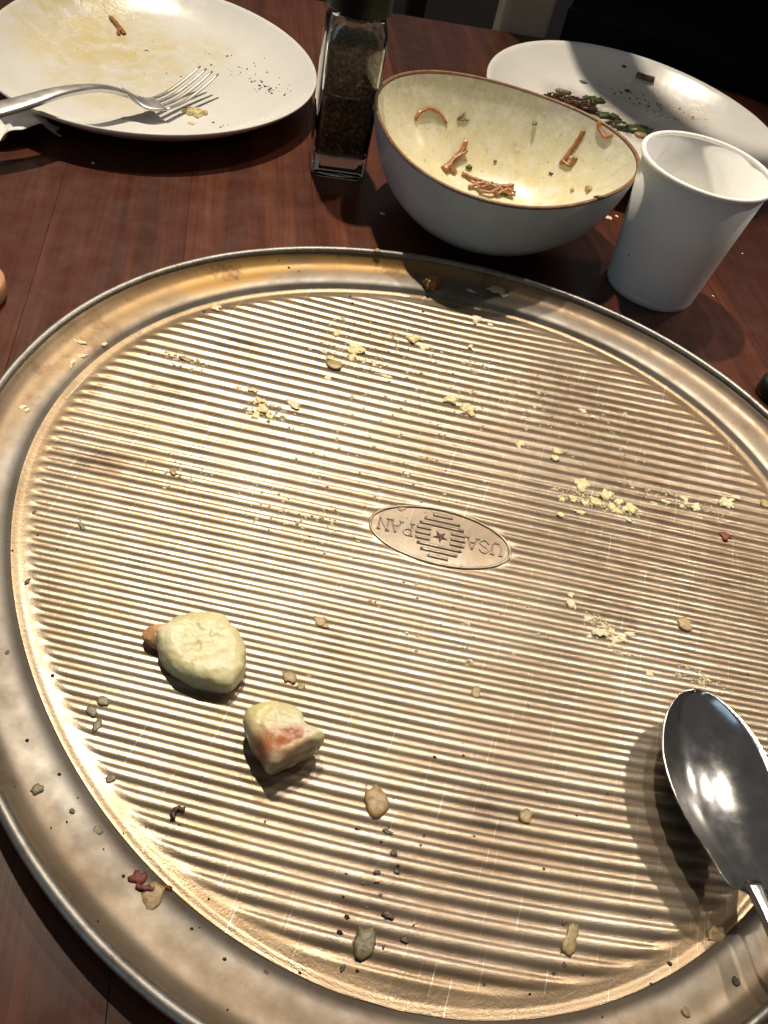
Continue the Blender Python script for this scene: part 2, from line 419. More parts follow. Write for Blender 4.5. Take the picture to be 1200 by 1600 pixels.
vs, fs = lathe(tor, 260, lambda t, r: pan_warp(t, r/S)*(1+.0008*noise.noise(Vector((math.cos(t)*9, math.sin(t)*9, 3)))), closed=True)
mesh('rolled_rim', vs, fs, RIM, pan)
# maker's emblem: oval ring, striped disc with a star, raised serif letters (upside down from the camera)
EM = PAN_FLOOR
def em(u, v, z=0): # emblem frame turned by pi: its own right is the camera's left
    c, s = math.cos(EMA+math.pi), math.sin(EMA+math.pi)
    return Vector((EMC.x + c*u - s*v, EMC.y + s*u + c*v, ZF + .00008 + z))
ring = []
for i in range(97):
    t = 2*math.pi*i/96; ring.append(em(EA*math.cos(t), EB*math.sin(t), .0002))
vs, fs = strip(ring, .00062, .00055, n=192, seg=8)
emb = mesh('maker_emblem', vs, fs, EM, pan)
def stroke(pts, w=.00040, h=.00036, n=None):
    return strip([em(a, b, .0001) for a, b in pts], w, h, n=n or (len(pts)-1)*5, seg=6)
def serif(x, y, half=.0009): return stroke([(x-half, y), (x+half, y)], .0003, .00045, 2)
H = .0033
def letter(ch, x, y):
    W = .0019
    L = {'U': [[(-W, H), (-W, -H*.3), (-W*.6, -H*.9), (0, -H), (W*.6, -H*.9), (W, -H*.3), (W, H)]],
         'S': [[(W, H*.6), (W*.4, H), (-W*.5, H*.95), (-W, H*.5), (-W*.4, H*.1), (W*.5, -H*.15), (W, -H*.55), (W*.4, -H), (-W*.5, -H*.95), (-W, -H*.55)]],
         'A': [[(-W*1.15, -H), (0, H)], [(0, H), (W*1.15, -H)], [(-W*.6, -H*.25), (W*.6, -H*.25)]],
         'P': [[(-W*.8, -H), (-W*.8, H)], [(-W*.8, H), (W*.4, H*.95), (W, H*.5), (W*.4, H*.02), (-W*.8, 0)]],
         'N': [[(-W, -H), (-W, H)], [(-W, H), (W, -H)], [(W, -H), (W, H)]]}[ch]
    se = {'U': [(-W, H), (W, H)], 'S': [], 'A': [(-W*1.15, -H), (W*1.15, -H)], 'P': [(-W*.8, -H), (-W*.8, H)], 'N': [(-W, -H), (-W, H), (W, H)]}[ch]
    parts = [stroke([(x+a, y+b) for a, b in q]) for q in L] + [serif(x+a, y+b) for a, b in se]
    return join(parts)
for ch, x in zip('USAPAN', (-.0248, -.0194, -.0140, .0142, .0196, .0250)):
    yy = 0
    vs, fs = letter(ch, x, yy); mesh('letter', vs, fs, EM, emb)
RG = .0098
for k in range(-4, 5):
    v = k*.0029; hw = math.sqrt(max(0, RG*RG*1.25-v*v*.75))
    if abs(v) > EB*.9: continue
    spans = [(-hw, hw)] if abs(k) > 1 else [(-hw, -.0044), (.0044, hw)]
    for a0, b0 in spans:
        vs, fs = stroke([(a0, v), (b0, v)], .00075, .0005, 8); mesh('stripe', vs, fs, EM, emb)
pts = [em(.0036*(1 if i % 2 == 0 else .42)*math.sin(math.pi*i/5), .0036*(1 if i % 2 == 0 else .42)*math.cos(math.pi*i/5), .0001) for i in range(10)]
top = em(0, 0, .0011)
mesh('star', pts+[top], [(i, (i+1) % 10, 10) for i in range(10)]+[tuple(range(9, -1, -1))], EM, emb, smooth=False)

# ---------------------------------------------------------------- left plate
def harm(H4): return lambda t, r: 1+H4[0]*math.cos(2*t)+H4[1]*math.sin(2*t)+H4[2]*math.cos(3*t)+H4[3]*math.sin(3*t)
def plate(name, C, R, H4, prof, mat, label, cat):
    top = [(r*R, z) for r, z in prof_smooth(prof, 60)]
    bot = [(R*.998, prof[-1][1]-.0016), (R*.97, prof[-1][1]-.0044)] + [(r*R*.985, max(.0024, z-.0038)) for r, z in reversed(prof_smooth(prof, 20)) if .6 < r < .97] + [(R*.60, .0022), (R*.59, .0002), (R*.55, .0002), (R*.54, .0022), (0, .0022)]
    vs, fs = lathe(top+bot, 180, harm(H4))
    o = mesh(name, vs, fs, mat, loc=(*C, 0))
    return tag(o, label, cat)
def loc(q, C): return (q[0]-C[0], q[1]-C[1], q[2])
SAU = (.74, .62, .33)
WHITE = (.86, .845, .81)
PLM = ceramic('white_glaze_with_sauce', WHITE, [(loc((-0.3291,0.3215,0.0053), PL_C), .085, .9, 0, SAU, .95), (loc((-0.3807,0.3402,0.0071), PL_C), .075, .8, .3, SAU, .95), (loc((-0.3146,0.2541,0.0055), PL_C), .05, 1.5, 0, SAU, .7), (loc((-0.2921,0.3791,0.0057), PL_C), .03, 1, 0, SAU, .45)])
plate('dinner_plate', PL_C, PL_R, PL_H, PL_PROF, PLM, 'white plate with yellow sauce smears and a fork on its rim', 'plate')
PRM = ceramic('white_glaze_with_crumbs', WHITE, [(loc((0.0234,0.5497,0.0075), PR_C), .05, 1.4, 0, (.62, .50, .27), .5), (loc((0.0643,0.5370,0.0081), PR_C), .04, 1.6, 0, (.60, .48, .25), .45), (loc((-0.0121,0.4998,0.0058), PR_C), .050, 1.5, -.3, (.13, .07, .03), .95), (loc((0.0293,0.4775,0.0058), PR_C), .030, 1.3, -.4, (.16, .11, .04), .9)])
plate('dinner_plate', PR_C, PR_R, PR_H, PR_PROF, PRM, 'white plate behind the bowl with a dark brown food remnant', 'plate')

# ---------------------------------------------------------------- bowl
bowl = empty('bowl', (*BW_C, 0))
tag(bowl, 'blue-grey stoneware bowl with brown rim and creamy sauce inside', 'bowl')
def glaze():
    m = NT('speckled_blue_grey_glaze'); n1 = m.noise(45, 5); sp = m.noise(420, 3, .7)
    c = m.ramp(n1, [(.3, (.48, .56, .60)), (.7, (.57, .64, .67))])
    c = m.mix(m.ramp(sp, [(.64, 0.), (.74, .55)]), c, (.20, .18, .15))
    m.set(Base_Color=c, Roughness=.24); m.bump(m.noise(90, 3), .06, .0006); return m.m
def inside_glaze():
    m = NT('sauce_coated_glaze'); z = m.n('ShaderNodeSeparateXYZ'); m.l(m.co(), z.inputs[0])
    zz = m.math('ADD', z.outputs[2], m.math('ADD', m.math('MULTIPLY', m.noise(38, 6, .7, dist=.8), .03), m.math('MULTIPLY', z.outputs[1], .18)))
    k = m.ramp(m.math('MULTIPLY', zz, 10.), [(.44, .95), (.62, .6), (.84, .1)])
    c = m.mix(k, (.62, .61, .54), m.ramp(m.noise(120, 6, .7), [(.3, (.76, .67, .38)), (.7, (.86, .80, .56))]))
    c = m.mix(m.ramp(m.noise(260, 4, .7), [(.61, 0.), (.69, .6)]), c, (.30, .27, .15))
    c = m.mix(m.ramp(m.noise(75, 5, .7), [(.58, 0.), (.72, .4)]), c, (.42, .40, .25))
    c = m.mix(m.ramp(m.noise(95, 6, .75), [(.50, 0.), (.60, .75)]), c, (.82, .80, .69))
    m.set(Base_Color=c, Roughness=m.ramp(m.noise(90, 4), [(.3, .10), (.7, .4)])); m.bump(m.noise(150, 6, .7),   .3, .0009); return m.m
bf = lambda t, r: 1+(bowl_f(t)-1)*min(1, r/BW_R)
OUTP = [(1.0, .0590), (.992, .0540), (.965, .0450), (.92, .0345), (.85, .0240), (.73, .0150), (.60, .0083), (.48, .0045), (.42, .0030)]
outp = [(r*BW_R, z) for r, z in prof_smooth(OUTP, 40)] + [(.40*BW_R, .0002), (.35*BW_R, .0002), (.34*BW_R, .0030), (0, .0032)]
vs, fs = lathe(outp, 128, bf); mesh('outer_wall', vs, fs, glaze(), bowl)
inp = [(r*BW_R, z) for r, z in prof_smooth(BW_IN, 40)]
vs, fs = lathe(inp, 128, bf); mesh('inner_wall', vs, fs, inside_glaze(), bowl)
BROWNRIM = simple('bare_brown_clay', (.23, .125, .065), .45, .35, 220, .4, .0005)
rimp = [(.987*BW_R + .0012*math.cos(t), .0586 + .0011*math.sin(t)) for t in [2*math.pi*i/10 for i in range(10)]]
vs, fs = lathe(rimp, 128, lambda t, r: bowl_f(t)*(1+.002*noise.noise(Vector((math.cos(t)*6, math.sin(t)*6, 0)))), closed=True); mesh('brown_rim', vs, fs, BROWNRIM, bowl)

# ---------------------------------------------------------------- paper cup
CUPC = Vector((0.0710,0.2540,0.0000)); CUPC.x = .0685; CUPC.y = .2625
cup = empty('paper_cup', (CUPC.x, CUPC.y, 0)); tag(cup, 'empty white paper cup with a rolled lip beside the bowl', 'cup')
hC, rb, rt = .0800, .0276, .0374
cw = [(rb, .0008), (rb, 0), (rb+.0004, 0), (rb+.0012*hC/.08, .006), (rb+(rt-rb)*.5, hC*.5), (rt, hC), (rt-.0006, hC), (rb+(rt-rb)*.5-.0006, hC*.5), (rb-.0002, .0062), (0, .0062)]
oval = lambda t, r: 1+.006*math.cos(2*t+.6)+.003*math.cos(5*t)
vs, fs = lathe(cw[2:], 96, oval); mesh('cup_wall', vs, fs, PAPER, cup)
vs, fs = lathe([(rb+.0002+.0012*math.sin(x*math.pi), x*.0062) for x in (0, .2, .8, 1)], 96); mesh('bottom_seam', vs, fs, PAPER, cup)
vs, fs = lathe([(rt+.0006+.0015*math.cos(t), hC-.0004+.0015*math.sin(t)) for t in [2*math.pi*i/12 for i in range(12)]], 96, oval, closed=True); mesh('rolled_lip', vs, fs, PAPER, cup)

# ---------------------------------------------------------------- pepper shaker
SHX, SHY = -.1518, .2775
sh = empty('pepper_shaker', (SHX, SHY, 0), math.radians(23)); tag(sh, 'square glass pepper shaker with black cap, full of dark pepper', 'pepper shaker')
def rsq(hw, rad, n=6):
    pts = []
    for qx, qy, a0 in ((1, 1, 0), (-1, 1, 90), (-1, -1, 180), (1, -1, 270)):
        for i in range(n+1):
            t = math.radians(a0+90*i/n); pts.append((qx*(hw-rad)+rad*math.cos(t), qy*(hw-rad)+rad*math.sin(t)))
    return pts
def loft(levels):
    vs, fs = [], []; n = None
    for hw, rad, z in levels:
        p = rsq(hw, rad); n = len(p); vs += [(x, y, z) for x, y in p]
    for k in range(len(levels)-1):
        for i in range(n):
            j = (i+1) % n; fs.append((k*n+i, k*n+j, (k+1)*n+j, (k+1)*n+i))
    fs.append(tuple(range(n-1, -1, -1))); fs.append(tuple((len(levels)-1)*n+i for i in range(n)))
    return vs, fs
G = NT('clear_glass'); G.set(Base_Color=(.93, .96, .91), Roughness=.02, Transmission_Weight=1.0, IOR=1.48); G = G.m
vs, fs = loft([(.0160, .005, .0003), (.0180, .006, .002), (.0184, .006, .045), (.0184, .006, .082), (.0178, .008, .089), (.0164, .012, .094), (.0160, .0159, .0995),
               (.0140, .0139, .0995), (.0145, .010, .093), (.0158, .006, .088), (.0165, .004, .081), (.0165, .004, .0165), (.0140, .004, .0145)])
mesh('glass_body', vs, fs, G, sh)
vs, fs = lathe([(0, .0975), (.0187, .0975), (.0192, .0985), (.0192, .127), (.0182, .1295), (.0100, .1305), (0, .1307)], 64, lambda t, r: 1+(.012*math.cos(36*t) if r > .0190 else 0))
mesh('cap', vs, fs, BLACK, sh)
PEP = NT('ground_pepper'); pn = PEP.noise(420, 4, .7)
PEP.set(Base_Color=PEP.ramp(pn, [(.33, (.030, .015, .010)), (.50, (.12, .062, .036)), (.64, (.42, .28, .18))]), Roughness=.75); PEP.bump(pn, .8, .002); PEP = PEP.m
prt = [loft([(.0136, .004, .0166), (.0162, .0038, .0180), (.0162, .0038, .0795), (.0135, .005, .0830)])]
vs, fs = prt[0]
p = mesh('pepper_filling', vs, fs, PEP, smooth=False, loc=(SHX, SHY, 0)); p.rotation_euler.z = math.radians(23)
tag(p, 'coarse dark ground pepper filling the glass shaker', 'pepper', kind='stuff')

# ---------------------------------------------------------------- spoon
def spoon():
    root = empty('spoon'); tag(root, 'large polished steel spoon lying on the right of the ridged pan', 'spoon')
    tip = Vector((0.1081,-0.0444,0.0180)); neck = Vector((0.1304,-0.1141,0.0210))
    ax = (neck-tip); Lb = ax.length; ax.normalize(); side = Vector((ax.y, -ax.x, 0)).normalized()
    def hw(u): return .0212*(math.sin(math.pi*min(1, u**.90*.985))**.60 if u < .985 else 0) * (1-.10*u) + .0031*smoothstep(.80, 1, u)
    NUu, NVv = 44, 26; top, vs, fs = [], [], []
    for lay in (0, 1):
        for i in range(NUu+1):
            u = i/NUu; h = max(hw(u), .0004); c = tip+ax*(Lb*u)
            d = .0148*math.sin(math.pi*min(1, u*.97+.015))**.75*(1-.25*u)
            for j in range(NVv+1):
                v = 2*j/NVv-1; z = -d*(1-abs(v)**2.3)
                q = c - side*h*v; q = Vector((q.x, q.y, c.z+z-(.0011 if lay else 0)*(1-.3*abs(v)))); vs.append(q)
    n = NVv+1; B = (NUu+1)*n
    for i in range(NUu):
        for j in range(NVv):
            q = (i*n+j, i*n+j+1, (i+1)*n+j+1, (i+1)*n+j)
            fs.append(q); fs.append(tuple(x+B for x in reversed(q)))
        for j in (0, NVv):
            fs.append((i*n+j, (i+1)*n+j, B+(i+1)*n+j, B+i*n+j))
    for j in range(NVv): fs.append((j, j+1, B+j+1, B+j))
    mesh('spoon_bowl', vs, fs, STEEL, root)
    d2 = Vector((0.1416,-0.1409,0.0225)) - neck; d2.z = 0; d2.normalize()
    pts = [neck-ax*.0035-Vector((0, 0, .0012)), neck+d2*.010+Vector((0, 0, .0012)), neck+d2*.03+Vector((0, 0, .0044)), neck+d2*.07+Vector((0, 0, .0070)), neck+d2*.115+Vector((0, 0, .0050)), neck+d2*.135+Vector((0, 0, .003))]
    vs, fs = strip(pts, .0032, .0014, n=40, seg=12, wf=lambda t: 1.0-.25*math.sin(math.pi*min(1, t*3))+1.5*smoothstep(.45, .95, t), hf=lambda t: 1.25-.4*t)
    mesh('handle', vs, fs, STEEL, root)
spoon()

# ---------------------------------------------------------------- fork
def fork():
    root = empty('fork'); tag(root, 'steel fork resting on the rim of the sauce-smeared plate', 'fork')
    b = Vector((-0.2713,0.2538,0.0130)); tipc = Vector((-0.2619,0.3127,0.0190))
    n0 = Vector((-0.2857,0.2436,0.0190))
    fw = (tipc-b); fw.z = 0; fw.normalize(); side = Vector((-fw.y, fw.x, 0))
    # tines: four tapering, curving up
    ends = [(-0.2671,0.3125,0.0205), (-0.2642,0.3125,0.0205), (-0.2600,0.3097,0.0205), (-0.2561,0.3066,0.0205)]
    sp = (-1.5, -.5, .5, 1.5)
    for k, s_ in enumerate(sp):
        s_ = -s_
        p0 = b + side*s_*.0052 + Vector((0, 0, -.0004)); p3 = tipc + side*s_*.0050
        p1 = p0.lerp(p3, .35) - Vector((0, 0, .0030)); p2 = p0.lerp(p3, .7) - Vector((0, 0, .0022))
        vs, fs = strip([p0, p1, p2, p3], .00150, .00085, n=16, seg=8, wf=lambda t: 1-.55*t**2, hf=lambda t: 1-.4*t)
        mesh('tine', vs, fs, FORKM, root)
    vs, fs = strip([n0+(n0-b)*.15+Vector((0, 0, .001)), n0.lerp(b, .35)-Vector((0, 0, .0012)), n0.lerp(b, .75)-Vector((0, 0, .0012)), b+fw*.004-Vector((0, 0, .0006))], .0094, .0010, n=20, seg=12, wf=lambda t: .34+.66*smoothstep(.05, .75, t), hf=lambda t: 1.6-.6*t)
    mesh('fork_head', vs, fs, FORKM, root)
    pts = [n0-Vector((0, 0, .0002)), Vector((-0.2907,0.2326,0.0240)), Vector((-0.2958,0.2167,0.0285)), Vector((-0.3026,0.1951,0.0310)), Vector((-0.3105,0.1750,0.0300)), Vector((-0.3220,0.1555,0.0275)), Vector((-0.3424,0.1224,0.0230))]
    vs, fs = strip(pts, .0036, .0016, n=44, seg=12, wf=lambda t: .85+1.3*smoothstep(.2, .9, t), hf=lambda t: 1.3)
    mesh('handle', vs, fs, FORKM, root)
fork()

# ---------------------------------------------------------------- napkin
def napkin():
    O = Vector((-0.3478,0.1787,0.0000)); vs, fs = [], []
    c = [Vector((-0.3657,0.1795,0.0000)), Vector((-0.3349,0.2190,0.0000)), Vector((-0.3063,0.2005,0.0000)), Vector((-0.3376,0.1464,0.0000))]
    n = 44
    for i in range(n+1):
        for j in range(n+1):
            u, v = i/n, j/n
            q = (c[0].lerp(c[1], u)).lerp(c[3].lerp(c[2], u), v)
            h = .006+.005*noise.noise(Vector((q.x*45, q.y*45, .3)))+.0035*abs(noise.noise(Vector((q.x*90+3, q.y*60, 1.3))))*2
            h *= smoothstep(0, .15, v)*.4+.6
            e = .004*noise.noise(Vector((u*5, v*5, 9)))
            vs.append((q.x+e, q.y+e, max(.0006, h*(1-.75*smoothstep(.8, 1, u)))))
    for i in range(n):
        for j in range(n):
            a0 = i*(n+1)+j; fs.append((a0, a0+1, a0+n+2, a0+n+1))
    m = (n+1)**2; vs += [(x, y, max(.0002, z-.0005)) for x, y, z in vs]
    fs += [tuple(k+m for k in reversed(f)) for f in fs]
    for k in range(n):
        for a0, b0 in ((k, k+1), (n*(n+1)+k, n*(n+1)+k+1), (k*(n+1), (k+1)*(n+1)), (k*(n+1)+n, (k+1)*(n+1)+n)): fs.append((a0, b0, b0+m, a0+m))
    tag(mesh('paper_napkin', vs, fs, PAPER), 'crumpled white paper napkin under the fork handle', 'napkin')
napkin()

# ---------------------------------------------------------------- things at the far side and at the edges
vs, fs = box(-.024, .024, -.016, .016, -.75, .80)
ctr = Vector((-0.0917,0.6391,0.0000))
o = mesh('post', vs, fs, BEIGE, smooth=False, loc=(ctr.x-.0085, ctr.y+.0225, 0)); o.rotation_euler.z = TA; bevel(o, .005, 3)
tag(o, 'tall matte beige post rising behind the far table edge', 'post')
def bag():
    vs, fs = [], []; n, mm = 40, 26
    for i in range(n+1):
        for j in range(mm+1):
            u, v = i/n, j/mm
            w_ = -.055+.46*u                    # along the table edge
            h = .02+.115*smoothstep(0, 1, v)*(1-.2*u); d = .17*v
            k = .012*noise.noise(Vector((u*4, v*3, 2))) + .006*noise.noise(Vector((u*11, v*8, 5)))
            vs.append((w_, d+k-.02*u, h+k))
    for i in range(n):
        for j in range(mm):
            a0 = i*(mm+1)+j; fs.append((a0, a0+1, a0+mm+2, a0+mm+1))
    m = len(vs); vs += [(x, y*.9+.02, -.20) for x, y, z in vs]; fs += [tuple(k+m for k in reversed(f)) for f in fs]
    per = [(k, k+1) for k in range(mm)] + [(n*(mm+1)+k, n*(mm+1)+k+1) for k in range(mm)] + [(k*(mm+1), (k+1)*(mm+1)) for k in range(n)] + [(k*(mm+1)+mm, (k+1)*(mm+1)+mm) for k in range(n)]
    fs += [(a0, b0, b0+m, a0+m) for a0, b0 in per]
    q = Vector((-0.0524,0.6542,0.0000))
    o = mesh('bag', vs, fs, CLOTH, loc=(q.x+.045, q.y+.025, 0)); o.rotation_euler.z = math.radians(-4)
    tag(o, 'dark navy cloth bag slumped behind the right-hand white plate', 'bag')
bag()
seat = empty('chair', (-.42, .95, 0), TA); tag(seat, 'dark wooden chair in the shadow beyond the far table edge', 'chair')
DARKW = simple('dark_chair_wood', (.028, .015, .010), .5, .4, 20, .1)
for nm, (x0, x1, y0, y1, z0, z1) in (('seat', (-.21, .21, -.2, .2, -.33, -.30)), ('backrest', (-.21, .21, .19, .215, -.10, .14)), ('rail', (-.20, -.17, .19, .215, -.2999, -.1001)), ('rail', (.17, .20, .19, .215, -.2999, -.1001)),
        ('leg', (-.20, -.16, -.19, -.15, -.75, -.3301)), ('leg', (.16, .20, -.19, -.15, -.75, -.3301)), ('leg', (-.20, -.16, .15, .19, -.75, -.3301)), ('leg', (.16, .20, .15, .19, -.75, -.3301))):
    vs, fs = box(x0, x1, y0, y1, z0, z1); bevel(mesh(nm, vs, fs, DARKW, seat, smooth=False), .004, 2)
q = Vector((-0.2578,0.0397,0.0050)); vs, fs = lathe([(0, 0), (.0165, 0), (.018, .001), (.0182, .0085), (.0172, .0098), (0, .0098)], 48)
tag(mesh('wooden_disc', vs, fs, simple('pale_wood', (.52, .28, .14), .5, .15, 60, .2), loc=(q.x, q.y, 0)), 'pale wooden disc cut off by the left picture edge', 'coaster')
q = Vector((0.1490,0.1882,0.0030)); vs, fs = lathe([(0, 0), (.0095, 0), (.0105, .0012), (.0105, .0085), (.009, .0104), (.004, .0110), (0, .0110)], 40)
tag(mesh('bottle_cap', vs, fs, simple('dark_green_plastic', (.014, .022, .014), .3, .2, 100, .1), loc=(q.x, q.y, 0)), 'dark green cap on the table at the right picture edge', 'cap')

# ---------------------------------------------------------------- food
def blob_outline(c, ax, rx, ry, ang, n, rnd, seed):
    """irregular outline round c; ax = (image-right, image-down) unit steps on the surface"""
    rn = random.Random(seed); out = []
    for i in range(n):
        t = 2*math.pi*i/n; k = 1+rnd*(rn.random()*2-1)
        x, y = rx*k*math.cos(t), ry*k*math.sin(t); ca, sa = math.cos(ang), math.sin(ang)
        out.append(Vector((c[0], c[1]))+ax[0]*(ca*x-sa*y)+ax[1]*(sa*x+ca*y))
    return out
def poly(pts, h): return [Vector(p[:2]) for p in pts]
# two pale doughy lumps
def lump_mat(name, toast=None):
    m = NT(name); n1 = m.noise(70, 5)
    c = m.ramp(n1, [(.3, (.58, .52, .25)), (.55, (.68, .63, .38)), (.75, (.76, .73, .54))])
    if toast:
        for q, r, st, rot, colr, amt in toast:
            k = m.math('MULTIPLY', m.spot(q, r, .9, stretch=(1, st, .6), rot=-rot), m.ramp(m.noise(170, 5, .7), [(.28, .25), (.48, 1.)]))
            c = m.mix(m.math('MULTIPLY', k, amt), c, colr)
    m.set(Base_Color=c, Roughness=.30, Subsurface_Weight=.3, Subsurface_Radius=(.005, .0035, .0015), Subsurface_Scale=1.)
    m.bump(m.noise(300, 6, .7), .4, .0008); return m.m
zp = .0028
o1 = [(-0.0803,-0.1028,0.0070), (-0.0832,-0.0983,0.0070), (-0.0816,-0.0953,0.0080), (-0.0798,-0.0914,0.0100), (-0.0751,-0.0869,0.0110), (-0.0681,-0.0830,0.0110), (-0.0640,-0.0826,0.0110), (-0.0602,-0.0853,0.0100), (-0.0556,-0.0870,0.0090), (-0.0509,-0.0935,0.0080), (-0.0486,-0.1005,0.0060), (-0.0498,-0.1073,0.0050), (-0.0533,-0.1099,0.0050), (-0.0588,-0.1107,0.0050), (-0.0658,-0.1111,0.0050), (-0.0721,-0.1096,0.0060), (-0.0777,-0.1060,0.0060)]
vs, fs = lump(o1, zp, .0105, n=110, rough=.05, seed=1, scale=120, rings=((.93, 0), (.98, .12), (1, .3), (1, .5), (.97, .72), (.92, .87), (.84, .96), (.74, 1.0), (.62, 1.0), (.48, .98), (.34, .97), (.2, .96), (.08, .97)))
l1 = tag(mesh('dough_lump', vs, fs, lump_mat('pale_dough', [((-0.0641,-0.1088,0.0060), .010, 1.5, 0, (.60, .60, .34), .5)])), 'flat pale greenish-yellow dough lump on the ridges, the larger of two', 'food scrap')
vs, fs = lump([(-0.0866,-0.1015,0.0040), (-0.0875,-0.0979,0.0040), (-0.0853,-0.0955,0.0050), (-0.0812,-0.0937,0.0060), (-0.0763,-0.0968,0.0060), (-0.0772,-0.1023,0.0050), (-0.0824,-0.1028,0.0040)], zp+.0005, .0060, n=44, rough=.10, seed=3, scale=300, rings=((.8, 0), (.95, .2), (1, .5), (.9, .78), (.7, .95), (.4, 1.02), (.15, 1.03)))
mesh('brown_nub', vs, fs, simple('brown_crust_nub', (.50, .27, .12), .4, .3, 200, .5), l1)
o2 = [(-0.0380,-0.1220,0.0080), (-0.0404,-0.1186,0.0100), (-0.0397,-0.1149,0.0130), (-0.0340,-0.1107,0.0150), (-0.0278,-0.1090,0.0150), (-0.0231,-0.1108,0.0140), (-0.0200,-0.1144,0.0120), (-0.0138,-0.1142,0.0080), (-0.0139,-0.1181,0.0060), (-0.0177,-0.1224,0.0040), (-0.0214,-0.1271,0.0030), (-0.0253,-0.1313,0.0030), (-0.0300,-0.1287,0.0040), (-0.0351,-0.1251,0.0060)]
vs, fs = lump(o2, zp, .0165, n=110, rough=.055, seed=5, scale=130, rings=((.84, 0), (.90, .1), (.96, .25), (1, .45), (1, .6), (.98, .75), (.93, .88), (.84, .97), (.72, 1.0), (.58, 1.02), (.42, 1.02), (.28, 1.02), (.14, 1.03)))
tag(mesh('dough_lump', vs, fs, lump_mat('toasted_dough', [((-0.0266,-0.1246,0.0150), .0165, 1.9, .5, (.46, .15, .04), 1.), ((-0.0223,-0.1190,0.0160), .006, 1.5, .5, (.42, .10, .02), .9), ((-0.0302,-0.1280,0.0120), .006, 1.2, .3, (.36, .11, .03), .8), ((-0.0361,-0.1163,0.0130), .010, 1, 0, (.76, .60, .24), .7)])), 'chunky cream dough cube with an orange-brown toasted patch', 'food scrap')

